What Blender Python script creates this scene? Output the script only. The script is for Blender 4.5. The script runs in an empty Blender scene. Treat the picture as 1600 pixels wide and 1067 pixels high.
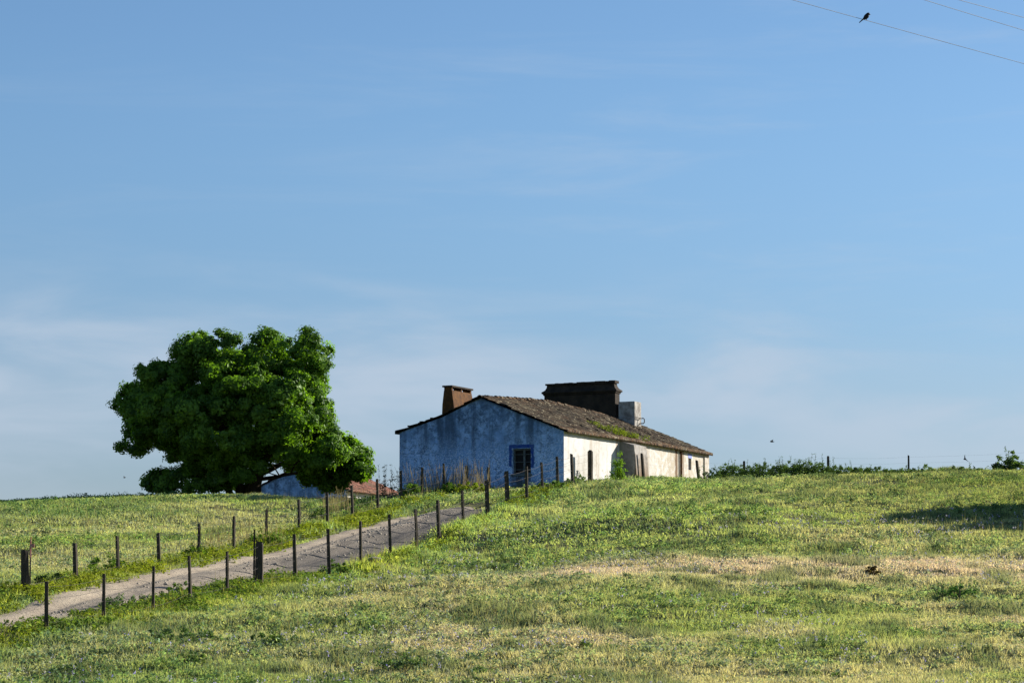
import bpy, bmesh, math, random
import numpy as np
from mathutils import Vector, Matrix

random.seed(7)
RNG = np.random.default_rng(11)
S = bpy.context.scene
COL = S.collection
R = math.radians

# ------------------------------------------------------------------ camera
F_PX, CX, CY, HOR = 4444.4, 800.0, 533.5, 1000.0       # photograph pixels (1600 x 1067), 100 mm lens
PITCH = math.atan((HOR - CY) / F_PX)
cam = bpy.data.cameras.new('camera')
cam.lens = 100.0; cam.sensor_width = 36.0; cam.sensor_fit = 'HORIZONTAL'
cam.clip_start = 0.5; cam.clip_end = 9000
camo = bpy.data.objects.new('camera', cam); COL.objects.link(camo)
camo.location = (0, 0, 0); camo.rotation_euler = (R(90) + PITCH, 0, 0)
S.camera = camo

# ------------------------------------------------------------------ sun and sky
SUN_AZ, SUN_EL = R(28), R(23)                           # azimuth from +X towards +Y
SUN_DIR = Vector((math.cos(SUN_EL) * math.cos(SUN_AZ), math.cos(SUN_EL) * math.sin(SUN_AZ), math.sin(SUN_EL)))
sun = bpy.data.lights.new('sun', 'SUN'); sun.energy = 5.0; sun.angle = R(0.5); sun.color = (1.0, 0.945, 0.86)
suno = bpy.data.objects.new('sun', sun); COL.objects.link(suno)
suno.rotation_euler = SUN_DIR.to_track_quat('Z', 'Y').to_euler()
suno.location = (40, 40, 60)

S.view_settings.view_transform = 'Standard'; S.view_settings.look = 'None'
S.view_settings.exposure = 1.0; S.view_settings.gamma = 1.0

W = bpy.data.worlds.new('World'); S.world = W; W.use_nodes = True
nt = W.node_tree; nt.nodes.clear()
def wn(t, **k):
    n = nt.nodes.new(t)
    for a, b in k.items(): setattr(n, a, b)
    return n
wl = nt.links.new
sky = wn('ShaderNodeTexSky', sky_type='NISHITA', sun_disc=False)
sky.sun_elevation = SUN_EL; sky.sun_rotation = R(90) - SUN_AZ
sky.air_density = 1.0; sky.dust_density = 0.6; sky.ozone_density = 2.5; sky.altitude = 200
bg = wn('ShaderNodeBackground'); bg.inputs['Strength'].default_value = 0.056
wo = wn('ShaderNodeOutputWorld')
tc = wn('ShaderNodeTexCoord'); sp = wn('ShaderNodeSeparateXYZ'); wl(tc.outputs['Generated'], sp.inputs[0])
mp = wn('ShaderNodeMapping'); mp.inputs['Scale'].default_value = (2.2, 2.2, 9.0); wl(tc.outputs['Generated'], mp.inputs[0])
n1 = wn('ShaderNodeTexNoise'); n1.inputs['Scale'].default_value = 4.6; n1.inputs['Detail'].default_value = 5; n1.inputs['Roughness'].default_value = 0.5; n1.inputs['Distortion'].default_value = 0.4
wl(mp.outputs[0], n1.inputs['Vector'])
def wmath(op, a, b=None, clamp=False):
    n = wn('ShaderNodeMath', operation=op, use_clamp=clamp)
    for i, v in enumerate((a, b)):
        if v is None: continue
        if isinstance(v, (int, float)): n.inputs[i].default_value = v
        else: wl(v, n.inputs[i])
    return n.outputs[0]
def wrange(v, a, b, c, d, interp='SMOOTHSTEP'):
    n = wn('ShaderNodeMapRange', interpolation_type=interp)
    wl(v, n.inputs['Value'])
    for k, x in (('From Min', a), ('From Max', b), ('To Min', c), ('To Max', d)): n.inputs[k].default_value = x
    return n.outputs['Result']
# low veil of thin cloud whose upper edge wanders, plus faint wisps above
zw = wmath('ADD', wmath('ADD', sp.outputs['Z'], wmath('MULTIPLY', sp.outputs['X'], .03)), wmath('MULTIPLY', wmath('SUBTRACT', n1.outputs['Fac'], 0.5), -0.06))
veil = wrange(zw, 0.130, 0.082, 0.0, 1.0)
veil = wmath('MULTIPLY', veil, wrange(n1.outputs['Fac'], 0.36, 0.62, 0.35, 1.0))
veil = wmath('MULTIPLY', veil, wrange(sp.outputs['Z'], 0.03, 0.09, 0.35, 1.0))
mp2 = wn('ShaderNodeMapping'); mp2.inputs['Scale'].default_value = (3.4, 3.4, 26.0); mp2.inputs['Rotation'].default_value = (0, R(10), 0); wl(tc.outputs['Generated'], mp2.inputs[0])
n2 = wn('ShaderNodeTexNoise'); n2.inputs['Scale'].default_value = 2.1; n2.inputs['Detail'].default_value = 9; n2.inputs['Roughness'].default_value = 0.62; n2.inputs['Distortion'].default_value = 0.5
wl(mp2.outputs[0], n2.inputs['Vector'])
wisp = wmath('MULTIPLY', wrange(n2.outputs['Fac'], 0.46, 0.76, 0.0, 0.30), 1.0)
wisp = wmath('MULTIPLY', wisp, wrange(sp.outputs['X'], -0.12, 0.06, 0.3, 0.8))
cov = wmath('MAXIMUM', wmath('MULTIPLY', veil, 0.75), wisp)
hsv = wn('ShaderNodeHueSaturation'); hsv.inputs['Saturation'].default_value = 1.0; hsv.inputs['Value'].default_value = 1.0
wl(sky.outputs[0], hsv.inputs['Color'])
tint = wn('ShaderNodeMix', data_type='RGBA', blend_type='MULTIPLY'); tint.inputs['Factor'].default_value = 1.0
wl(hsv.outputs[0], tint.inputs[6]); 
tmix = wn('ShaderNodeMix', data_type='RGBA'); wl(wrange(sp.outputs['Z'], 0.0, 0.2, 0.0, 1.0), tmix.inputs['Factor'])
tmix.inputs[6].default_value = (.61, .685, .90, 1); tmix.inputs[7].default_value = (.80, .98, 1.15, 1)
wl(tmix.outputs[2], tint.inputs[7])
cm = wn('ShaderNodeMix', data_type='RGBA'); wl(cov, cm.inputs['Factor']); wl(tint.outputs[2], cm.inputs[6])
cm.inputs[7].default_value = (4.7, 5.5, 6.6, 1)
wl(cm.outputs[2], bg.inputs['Color']); wl(bg.outputs[0], wo.inputs['Surface'])

# ------------------------------------------------------------------ helpers
def at(px, py, Y):
    """point in the world seen at photograph pixel (px, py) at depth Y"""
    u, v = (px - CX) / F_PX, (CY - py) / F_PX
    c, s = math.cos(PITCH), math.sin(PITCH)
    d = Vector((u, c - v * s, s + v * c))
    return d * (Y / d.y)
def zof(py, Y): return at(800, py, Y).z

def tag(o, label=None, cat=None, group=None, kind=None):
    if label: o['label'] = label
    if cat: o['category'] = cat
    if group: o['group'] = group
    if kind: o['kind'] = kind
    return o
def empty(name, loc, rz=0.0):
    o = bpy.data.objects.new(name, None); COL.objects.link(o)
    o.location = loc; o.rotation_euler = (0, 0, rz); o.empty_display_size = 0.3
    return o
def link(name, me, mats, parent=None):
    o = bpy.data.objects.new(name, me); COL.objects.link(o)
    for m in (mats if isinstance(mats, (list, tuple)) else [mats]): me.materials.append(m)
    if parent is not None: o.parent = parent
    return o
def bobj(name, bm, mats, parent=None, smooth=False):
    bmesh.ops.recalc_face_normals(bm, faces=bm.faces[:])
    me = bpy.data.meshes.new(name); bm.to_mesh(me); bm.free()
    if smooth:
        for p in me.polygons: p.use_smooth = True
    return link(name, me, mats, parent)
def npmesh(name, verts, faces_n, idx, col=None, smooth=False):
    """verts (N,3); idx flat loop indices; faces_n loops per face (constant)"""
    me = bpy.data.meshes.new(name)
    nv, nl = len(verts), len(idx); nf = nl // faces_n
    me.vertices.add(nv); me.loops.add(nl); me.polygons.add(nf)
    me.vertices.foreach_set('co', np.ascontiguousarray(verts, dtype=np.float32).ravel())
    me.loops.foreach_set('vertex_index', np.ascontiguousarray(idx, dtype=np.int32).ravel())
    me.polygons.foreach_set('loop_start', np.arange(0, nl, faces_n, dtype=np.int32))
    if smooth: me.polygons.foreach_set('use_smooth', np.ones(nf, dtype=bool))
    me.update(calc_edges=True)
    if col is not None:
        a = me.color_attributes.new('tone', 'FLOAT_COLOR', 'POINT')
        c = np.ones((nv, 4), dtype=np.float32); c[:, :3] = col
        a.data.foreach_set('color', c.ravel())
    return me
def box(bm, x0, x1, y0, y1, z0, z1, mat=0):
    v = [bm.verts.new(p) for p in ((x0,y0,z0),(x1,y0,z0),(x1,y1,z0),(x0,y1,z0),(x0,y0,z1),(x1,y0,z1),(x1,y1,z1),(x0,y1,z1))]
    fs = [(0,3,2,1),(4,5,6,7),(0,1,5,4),(1,2,6,5),(2,3,7,6),(3,0,4,7)]
    for f in fs:
        fc = bm.faces.new([v[i] for i in f]); fc.material_index = mat
    return v
def tube(bm, pts, radii, n=8, cap=True):
    pts = [Vector(p) for p in pts]; rings = []
    ref = Vector((0.13, 0.31, 0.94))
    for i, p in enumerate(pts):
        d = (pts[min(i+1, len(pts)-1)] - pts[max(i-1, 0)])
        if d.length < 1e-9: d = Vector((0,0,1))
        d.normalize()
        a = d.cross(ref)
        if a.length < 0.1: a = d.cross(Vector((1,0,0)))
        a.normalize(); b = d.cross(a)
        r = radii[i] if hasattr(radii, '__len__') else radii
        rings.append([bm.verts.new(p + (a*math.cos(2*math.pi*k/n) + b*math.sin(2*math.pi*k/n))*r) for k in range(n)])
    for i in range(len(rings)-1):
        for k in range(n):
            bm.faces.new((rings[i][k], rings[i][(k+1)%n], rings[i+1][(k+1)%n], rings[i+1][k]))
    if cap:
        bm.faces.new(rings[0][::-1]); bm.faces.new(rings[-1])

# value noise on numpy arrays
def _h(ix, iy, s):
    n = (ix.astype(np.int64)*374761393 + iy.astype(np.int64)*668265263 + s*1442695041) & 0xFFFFFFFF
    n = ((n ^ (n >> 13)) * 1274126177) & 0xFFFFFFFF
    return ((n ^ (n >> 16)) & 0xFFFF) / 65535.0
def vn(x, y, sc, s=0):
    x = np.asarray(x, dtype=float)/sc; y = np.asarray(y, dtype=float)/sc
    ix = np.floor(x); iy = np.floor(y); fx = x-ix; fy = y-iy
    fx = fx*fx*(3-2*fx); fy = fy*fy*(3-2*fy)
    a = _h(ix,iy,s); b = _h(ix+1,iy,s); c = _h(ix,iy+1,s); d = _h(ix+1,iy+1,s)
    return (a*(1-fx)+b*fx)*(1-fy) + (c*(1-fx)+d*fx)*fy
def fbm(x, y, sc, s=0, o=3):
    t = 0; a = 1; w = 0
    for k in range(o):
        t = t + a*vn(x, y, sc/2**k, s+17*k); w += a; a *= .55
    return t/w
def sstep(a, b, x):
    t = np.clip((x-a)/(b-a), 0, 1); return t*t*(3-2*t)

# ------------------------------------------------------------------ materials
class NT:
    def __init__(s, name):
        s.m = bpy.data.materials.new(name); s.m.use_nodes = True
        s.t = s.m.node_tree; s.t.nodes.clear()
        s.out = s.t.nodes.new('ShaderNodeOutputMaterial')
    def n(s, t, **k):
        n = s.t.nodes.new(t)
        for a, b in k.items(): setattr(n, a, b)
        return n
    def l(s, a, b): s.t.links.new(a, b)
    def set(s, sock, v):
        if isinstance(v, bpy.types.NodeSocket): s.l(v, sock)
        elif isinstance(v, tuple) and len(v) == 3 and sock.type == 'RGBA': sock.default_value = (*v, 1)
        else: sock.default_value = v
    def coords(s, kind='Object', scale=(1,1,1), rot=(0,0,0)):
        t = s.n('ShaderNodeTexCoord'); m = s.n('ShaderNodeMapping')
        m.inputs['Scale'].default_value = scale; m.inputs['Rotation'].default_value = rot
        if kind == 'World':
            g = s.n('ShaderNodeNewGeometry'); s.l(g.outputs['Position'], m.inputs[0])
        else: s.l(t.outputs[kind], m.inputs[0])
        return m.outputs[0]
    def noise(s, vec, scale, detail=4, rough=0.55, dist=0.0):
        n = s.n('ShaderNodeTexNoise'); s.l(vec, n.inputs['Vector'])
        n.inputs['Scale'].default_value = scale; n.inputs['Detail'].default_value = detail
        n.inputs['Roughness'].default_value = rough; n.inputs['Distortion'].default_value = dist
        return n.outputs['Fac']
    def rng(s, v, a, b, c=0.0, d=1.0, interp='SMOOTHSTEP'):
        n = s.n('ShaderNodeMapRange', interpolation_type=interp); s.l(v, n.inputs['Value'])
        for k, x in (('From Min',a),('From Max',b),('To Min',c),('To Max',d)): n.inputs[k].default_value = x
        return n.outputs['Result']
    def math(s, op, a, b=None, clamp=False):
        n = s.n('ShaderNodeMath', operation=op, use_clamp=clamp)
        s.set(n.inputs[0], a)
        if b is not None: s.set(n.inputs[1], b)
        return n.outputs[0]
    def mix(s, f, a, b, mode='MIX'):
        n = s.n('ShaderNodeMix', data_type='RGBA', blend_type=mode)
        s.set(n.inputs['Factor'], f); s.set(n.inputs[6], a); s.set(n.inputs[7], b)
        return n.outputs[2]
    def xyz(s, vec):
        n = s.n('ShaderNodeSeparateXYZ'); s.l(vec, n.inputs[0]); return n.outputs
    def bump(s, h, strength=0.5, dist=0.02):
        n = s.n('ShaderNodeBump'); n.inputs['Strength'].default_value = strength; n.inputs['Distance'].default_value = dist
        s.l(h, n.inputs['Height']); return n.outputs[0]
    def principled(s, col, rough=0.9, normal=None, spec=0.2, metal=0.0):
        p = s.n('ShaderNodeBsdfPrincipled'); s.set(p.inputs['Base Color'], col); s.set(p.inputs['Roughness'], rough)
        p.inputs['Specular IOR Level'].default_value = spec; p.inputs['Metallic'].default_value = metal
        if normal is not None: s.l(normal, p.inputs['Normal'])
        s.l(p.outputs[0], s.out.inputs['Surface']); return s.m

def leaf_mat(name, trans=0.4, tcol=(1.25, 1.25, 0.5), gloss=0.0, gain=1.0):
    m = NT(name)
    a = m.n('ShaderNodeAttribute', attribute_name='tone')
    col = m.mix(1.0, a.outputs['Color'], (gain, gain, gain), 'MULTIPLY')
    d = m.n('ShaderNodeBsdfDiffuse'); m.l(col, d.inputs['Color'])
    t = m.n('ShaderNodeBsdfTranslucent'); m.l(m.mix(1.0, col, tcol, 'MULTIPLY'), t.inputs['Color'])
    x = m.n('ShaderNodeMixShader'); x.inputs[0].default_value = trans
    m.l(d.outputs[0], x.inputs[1]); m.l(t.outputs[0], x.inputs[2])
    last = x.outputs[0]
    if gloss:
        g = m.n('ShaderNodeBsdfGlossy'); g.inputs['Roughness'].default_value = 0.45; g.inputs['Color'].default_value = (.8,.85,.8,1)
        x2 = m.n('ShaderNodeMixShader'); x2.inputs[0].default_value = gloss
        m.l(last, x2.inputs[1]); m.l(g.outputs[0], x2.inputs[2]); last = x2.outputs[0]
    m.l(last, m.out.inputs['Surface'])
    return m.m
M_GRASS = leaf_mat('grass_blades', 0.45, (1.3, 1.2, 0.55))
M_LEAF = leaf_mat('tree_leaves', 0.5, (1.35, 1.5, 0.3), gloss=0.012)
M_WEED = leaf_mat('weed_leaves', 0.4, (1.15, 1.3, 0.4), gloss=0.0, gain=1.45)

def m_ground():
    m = NT('meadow_soil'); v = m.coords('World')
    a = m.noise(v, 0.35, 5); b = m.noise(v, 3.0, 6, .65)
    c = m.mix(m.rng(a, .38, .62), (.11, .135, .045), (.17, .155, .075))
    c = m.mix(m.rng(b, .4, .7), c, (.06, .07, .03))
    return m.principled(c, 1.0, m.bump(b, .6, .06), .05)
def m_path():
    m = NT('packed_earth'); v = m.coords('World')
    a = m.noise(v, 0.9, 6, .6); b = m.noise(v, 9.0, 6, .7); g = m.noise(v, 28.0, 3, .7)
    c = m.mix(m.rng(a, .35, .65), (.42, .345, .245), (.33, .265, .19))
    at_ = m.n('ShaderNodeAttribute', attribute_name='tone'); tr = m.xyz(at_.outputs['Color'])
    c = m.mix(m.rng(tr[0], .46, .62, 0, .7), c, (.19, .16, .125))  # earth mottling, plus sunny far strip and shaded near side put into colour
    c = m.mix(m.rng(m.math('ADD', tr[1], m.math('MULTIPLY', m.math('SUBTRACT', b, .5), 2.2)), .3, .7, 0, .8), c, (.075, .068, .06))  # dark near half: the bank's shade painted into the track colour
    c = m.mix(m.rng(b, .5, .75), c, (.15, .125, .10))
    c = m.mix(m.rng(g, .6, .72, 0, .7), c, (.48, .44, .38))
    return m.principled(c, .95, m.bump(b, .8, .05), .15)
def m_gable():
    m = NT('weathered_shade_blue_limewash'); v = m.coords('Object')  # whitewash with the blue of shade put into its colour, plus real weathering
    sv = m.coords('Object', (1.7, 1.7, .16))
    mott = m.noise(v, 4.0, 11, .80, .8); big = m.noise(v, .8, 5, .65); st = m.noise(sv, 1.0, 5, .6)
    x, y, z = m.xyz(v)
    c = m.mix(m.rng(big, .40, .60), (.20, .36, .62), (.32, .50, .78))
    band = m.rng(z, .9, 3.0, 1, .05)
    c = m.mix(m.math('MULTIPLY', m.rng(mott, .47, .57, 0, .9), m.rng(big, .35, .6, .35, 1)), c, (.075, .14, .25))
    c = m.mix(m.math('MULTIPLY', m.rng(st, .47, .64, 0, .85), m.rng(z, .8, 3.0, .05, 1)), c, (.05, .09, .15))
    fine = m.noise(v, 14, 6, .75)
    c = m.mix(m.math('MULTIPLY', band, m.rng(fine, .49, .58, 0, .8)), c, (.68, .82, .97))
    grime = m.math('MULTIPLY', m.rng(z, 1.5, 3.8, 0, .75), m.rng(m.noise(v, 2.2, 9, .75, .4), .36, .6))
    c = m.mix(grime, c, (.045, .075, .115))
    ww_ = m.math('MULTIPLY', m.rng(m.math('ABSOLUTE', m.math('ADD', x, 2.05)), .35, .62, 1, 0), m.rng(z, .75, .9, 1, 0))
    c = m.mix(m.math('MULTIPLY', ww_, m.rng(mott, .38, .55, .45, .95)), c, (.05, .065, .08))
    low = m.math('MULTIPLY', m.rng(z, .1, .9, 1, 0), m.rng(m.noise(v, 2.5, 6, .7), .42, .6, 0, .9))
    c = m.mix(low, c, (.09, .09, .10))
    return m.principled(c, .95, m.bump(mott, .35, .03), .1)
def m_white():
    m = NT('old_white_limewash'); v = m.coords('Object')
    x, y, z = m.xyz(v)
    mott = m.noise(v, 3.0, 9, .7, .4); big = m.noise(v, .5, 4, .6); st = m.noise(m.coords('Object', (1.5, 1.5, .14)), 1.1, 5, .6)
    fine = m.noise(v, 16, 5, .7)
    c = m.mix(m.rng(big, .35, .7), (.60, .585, .55), (.48, .455, .41))
    c = m.mix(m.math('MULTIPLY', m.rng(mott, .48, .62, 0, .8), m.rng(z, .3, 2.6, 1, .35)), c, (.33, .30, .25))
    far = m.rng(y, 7.5, 12.5)                                  # browner, flaking plaster towards the far end
    c = m.mix(m.math('MULTIPLY', far, m.rng(mott, .36, .56, 0, .85)), c, (.42, .36, .27))
    c = m.mix(m.math('MULTIPLY', m.rng(st, .54, .70, 0, .8), m.rng(y, 1.0, 6.0, .35, 1)), c, (.30, .22, .14))
    for yc, hw, amt in ((13.15, .16, .95), (14.0, .12, .75), (8.45, .3, .7)):   # rusty run-off streaks
        d = m.math('ABSOLUTE', m.math('SUBTRACT', m.math('ADD', y, m.math('MULTIPLY', m.math('SUBTRACT', mott, .5), .35)), yc))
        c = m.mix(m.rng(d, hw * .4, hw * 1.6, amt, 0), c, (.15, .095, .055))
    c = m.mix(m.rng(fine, .64, .72, 0, .5), c, (.30, .27, .24))
    return m.principled(c, .95, m.bump(mott, .4, .03), .1)
def m_buttress():
    m = NT('stained_shaded_buttress_plaster'); v = m.coords('Object')
    x, y, z = m.xyz(v); mott = m.noise(v, 3.2, 8, .7, .4); st = m.noise(m.coords('Object', (2.4, 2.4, .3)), 1.2, 5, .6)
    c = m.mix(m.rng(mott, .4, .65), (.36, .335, .30), (.22, .195, .165))
    low = m.math('MULTIPLY', m.rng(z, .6, 2.3, 1, 0), m.rng(st, .35, .6, .6, 1))
    c = m.mix(m.math('MULTIPLY', low, m.rng(x, .66, .78)), c, (.13, .068, .022))
    c = m.mix(m.rng(x, .72, .62, 0, .45), c, (.16, .15, .14))  # side faces greyed: their shade is put into the plaster colour
    return m.principled(c, .95, m.bump(mott, .5, .03), .1)
def m_tiles(name, dark, warm, lich):
    m = NT(name); v = m.coords('Object')
    a = m.n('ShaderNodeAttribute', attribute_name='tone')
    n1 = m.noise(v, 1.1, 6, .65); n2 = m.noise(v, 3.4, 7, .75); n3 = m.noise(v, 4.5, 8, .75, .6)
    r = m.xyz(a.outputs['Color'])
    c = m.mix(r[0], dark, warm)
    c = m.mix(m.rng(n1, .42, .62, 0, .8), c, dark)
    ox = m.xyz(v)[0]; edge = m.math('MAXIMUM', m.rng(m.math('ABSOLUTE', m.math('ADD', ox, 4.0)), .1, .55, 1, 0), m.rng(ox, -.35, .1))
    c = m.mix(m.math('MULTIPLY', edge, m.rng(n2, .35, .6, .9, .2)), c, (.13, .072, .035))
    n4 = m.noise(v, .7, 5, .6); c = m.mix(m.rng(n4, .50, .66, 0, .55), c, (.10, .085, .055))
    c = m.mix(m.rng(n3, .54, .61, 0, .9), c, lich)
    c = m.mix(m.rng(n2, .50, .62, 0, .85), c, (.014, .012, .010))
    return m.principled(c, .95, m.bump(n2, .5, .02), .1)
def m_simple(name, c1, c2, sc=5, rough=.9, bump=.3, spec=.15, metal=0.0, stretch=(1,1,1), kind='Object'):
    m = NT(name); v = m.coords(kind, stretch); n = m.noise(v, sc, 7, .68)
    return m.principled(m.mix(m.rng(n, .36, .64), c1, c2), rough, m.bump(n, bump, .02), spec, metal)
M_GROUND = m_ground(); M_PATH = m_path(); M_GABLE = m_gable(); M_WHITE = m_white(); M_BUTT = m_buttress()
M_TILE = m_tiles('lichened_clay_tiles', (.022, .017, .013), (.060, .037, .022), (.25, .22, .15))
M_TILE2 = m_tiles('red_clay_tiles', (.16, .07, .05), (.27, .125, .09), (.30, .18, .13))
M_RUST = m_simple('ochre_chimney_render', (.125, .055, .015), (.06, .027, .010), 4.0)
M_DARKCH = m_simple('sooty_chimney_render', (.05, .036, .024), (.024, .019, .014), 2.2)
M_CONC = m_simple('grey_whitewash', (.38, .36, .32), (.17, .15, .13), 3.0)
M_IRON = m_simple('rusted_iron', (.07, .05, .04), (.03, .025, .022), 9, .7, .2, .3)
M_BLUE = m_simple('cobalt_blue_paint', (.012, .05, .25), (.04, .09, .24), 6, .8)
M_LILAC = m_simple('faded_blue_paint', (.14, .20, .52), (.30, .32, .50), 6, .8)
M_WFRAME = m_simple('weathered_grey_joinery', (.13, .15, .15), (.07, .08, .08), 6, .8)
M_DARKIN = m_simple('dark_room_board', (.012, .011, .01), (.02, .018, .016), 3, .8)
M_POST = m_simple('weathered_fence_wood', (.085, .07, .052), (.035, .03, .024), 6, .95, .7, .1, 0, (6, 6, .7))
M_WIRE = m_simple('rusty_wire', (.10, .085, .07), (.06, .05, .045), 20, .7, .0, .3)
M_CABLE = m_simple('weathered_cable', (.40, .40, .41), (.3, .3, .31), 3, .7, .0, .2)
M_BARK = m_simple('rough_bark', (.085, .065, .045), (.035, .028, .02), 5, 1.0, .8, .05, 0, (3, 3, .8))
M_TWIG = m_simple('dry_twigs', (.16, .13, .10), (.10, .08, .06), 8, 1.0)
M_BIRD = m_simple('dark_feathers', (.018, .018, .022), (.01, .01, .012), 30, .7)
M_BIRD2 = m_simple('grey_brown_feathers', (.12, .11, .10), (.06, .055, .05), 30, .7)
M_STONE = m_simple('pale_stone', (.40, .35, .28), (.22, .19, .155), 6, .95)
M_RED = m_simple('faded_red_tape', (.36, .10, .07), (.46, .26, .22), 9, .7)
def m_glass():
    m = NT('dusty_window_glass'); v = m.coords('Object'); n = m.noise(v, 3, 4)
    return m.principled(m.mix(n, (.006, .006, .006), (.012, .012, .012)), .6, None, .15)
M_GLASS = m_glass()

# ------------------------------------------------------------------ terrain
NEAR = [  # near fence: pixel x, top y, base y, depth, lean (m at top), thickness
 (73,908,986,72,-.02,.10),(162,896,970,75,-.01,.10),(239,884,958,78,0,.09),(297,868,945,80.5,-.05,.10),(355,861,932,83,-.02,.09),
 (405,846,916,85.5,.0,.24),(462,834,909,88.5,-.06,.12),(515,826,894,91.5,-.06,.12),(564,814,879,94,-.03,.11),(610,803,864,97,-.05,.11),
 (652,795,855,100,-.07,.12),(686,781,836,102.5,-.06,.13),(724,766,815,105,-.04,.11),(762,750,800,108,-.05,.15),(793,736,787,111,-.05,.17),
 (823,729,779,114,-.02,.14),(848,722,770,117,-.05,.12),(872,713,763,119.5,-.05,.12),(895,709,755,122,-.06,.13),(922.5,703,752,124.3,0,.26)]
FAR = [
 (40,859,926,82,-.04,.22),(118,848,910,85.4,-.05,.15),(185,837,894,88.4,-.05,.12),(249,832,883,91.2,-.05,.11),(311,818,867,94.3,0,.10),
 (365,806,860,97.3,0,.13),(416,795,846,100.3,.0,.10),(468,780,831,103.7,-.04,.11),(512,769,819,107,-.04,.12),(551,758,808,110,-.05,.11),
 (591,748,797,113,-.05,.11),(628,735,783,116,-.05,.12),(660,730,774,118.5,-.02,.12),(694,724,768,120.5,-.03,.11),(730,727,764,122,-.04,.11),(765,730,766,122.6,-.05,.12)]
CREST = [(1005.5,708,742,128.6,-.08,.13),(1092,719,744,133,-.1,.14),(1163,720,747,133.5,0,.12),(1294,725,746,133.5,0,.11),(1420,724,745,133.5,0,.09)]
ctrl = []
def cp(px, py, Y): ctrl.append(tuple(at(px, py, Y)))
def cz(x, y, z): ctrl.append((x, y, z))
for p in NEAR: cp(p[0], p[2]+(7 if 90 < p[3] < 109 else 3), p[3])
for p in FAR: cp(p[0], p[2]+3, p[3])
NF = [(at(p[0], p[2], p[3]).x, p[3]) for p in NEAR]
pdir = Vector((NF[-2][0]-NF[0][0], NF[-2][1]-NF[0][1])).normalized(); pl = Vector((-pdir.y, pdir.x))
# path centre and edge
for px, py, Y in ((0,980,77),(60,962,79.5),(160,938,82.5),(250,914,85.5),(350,895,89),(430,877,92.5),(500,857,96),(560,840,99.5),(620,824,103),(680,804,107),(730,791,110),(765,786,112.5)): cp(px, py, Y)
# bottom strip and right-hand field
for px, col in ((-250,((1090,62),(1010,72),(930,84),(860,98),(805,112),(790,124))), (100,((1067,64.5),(1020,69))), (400,((1067,63.5),(990,73))), (650,((1067,63),(980,74),(905,86))), (800,((900,89),(840,102),(796,113)))):
    for py, Y in col: cp(px, py, Y)
for px in (1000, 1250, 1500, 1750):
    k = (px-1000)/750
    for py, Y in ((1067,62.5),(965,75.5),(875,89.5),(806,104),(764-3*k,118),(748-9*k,128),(745-6*k,136)): cp(px, py, Y)
cp(905, 759, 119); cp(960, 757, 124); cp(1060, 753, 129); cp(1105, 753, 134)
# left hill up to its crest, and what lies behind
for px, py, Y in ((0,860,98),(0,815,109),(0,790,120),(150,850,100),(150,808,110),(150,785,121),(300,815,111),(300,780,122),(420,790,117),(450,777,124),(540,792,118),(565,790,122),(565,786,130),(604,786,127),(380,779,133),(200,785,133)): cp(px, py, Y)
for x, y, z in ((-20,150,5.6),(-10,150,5.5),(-3.4,128,6.4),(-3,140,6.6),(4,140,6.8),(10,145,7.1),(25,150,7.3),(45,150,7.2),(-35,150,5.3),(0,165,5.6),(20,180,5.5),(-40,180,4.5),(60,180,5.5),
                (-80,70,-.5),(-80,120,3.5),(-80,200,2.5),(80,70,-.2),(80,120,6.8),(80,200,4),(0,240,2.5),(-60,250,1),(60,250,2),
                (0,35,-2.4),(-25,40,-2.4),(25,40,-2.4),(0,0,-1.7),(-40,0,-2),(40,0,-2),(0,-50,-1.8),(-80,-50,-2),(80,-50,-2),(-80,20,-2),(80,20,-2),(0,50,-2.0),(-14,52,-1.9),(14,52,-1.9)): cz(x, y, z)
CT = np.array(ctrl)
def tps_k(r2): return 0.5*r2*np.log(np.maximum(r2, 1e-9))
_sc = 60.0
_n = len(CT); _X = CT[:, :2]/_sc
_d2 = ((_X[:,None,:]-_X[None,:,:])**2).sum(-1)
_A = np.zeros((_n+3, _n+3)); _A[:_n,:_n] = tps_k(_d2) + np.eye(_n)*2e-4
_A[:_n,_n] = 1; _A[:_n,_n+1:] = _X; _A[_n,:_n] = 1; _A[_n+1:,:_n] = _X.T
_w = np.linalg.solve(_A, np.concatenate([CT[:,2], np.zeros(3)]))
NFa = np.array(NF)
def fence_uv(x, y):
    """signed distance to the left of the near fence line, and distance along it"""
    px, py = x-NFa[0,0], y-NFa[0,1]
    s = px*pdir.x + py*pdir.y; w = px*pl.x + py*pl.y
    # bow of the fence line away from its chord
    fs = (NFa[:,0]-NFa[0,0])*pdir.x + (NFa[:,1]-NFa[0,1])*pdir.y; fw = (NFa[:,0]-NFa[0,0])*pl.x + (NFa[:,1]-NFa[0,1])*pl.y
    return w - np.interp(s, fs, fw), s
PATH_END = 43.0
def path_mask(x, y, grow=0.0):
    w, s = fence_uv(x, y)
    wob = (fbm(x, y, 2.2, 5, 2)-.5)*.7
    half = 1.7 - 1.3*sstep(38, PATH_END, s) + grow
    cen = 2.45 - .7*sstep(34, PATH_END, s)
    return sstep(half+.12, half-.12, np.abs(w-cen)+wob*.6) * (s < PATH_END) * (s > -60)
def smooth_z(x, y):
    x = np.clip(np.asarray(x, float), -80, 80)/_sc; y = np.clip(np.asarray(y, float), -60, 250)/_sc
    sh = x.shape; x = x.ravel(); y = y.ravel(); out = np.empty(len(x))
    for i in range(0, len(x), 40000):
        q = np.stack([x[i:i+40000], y[i:i+40000]], 1)
        d2 = ((q[:,None,:]-_X[None,:,:])**2).sum(-1)
        out[i:i+40000] = tps_k(d2)@_w[:_n] + _w[_n] + q@_w[_n+1:]
    return out.reshape(sh)
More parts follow.
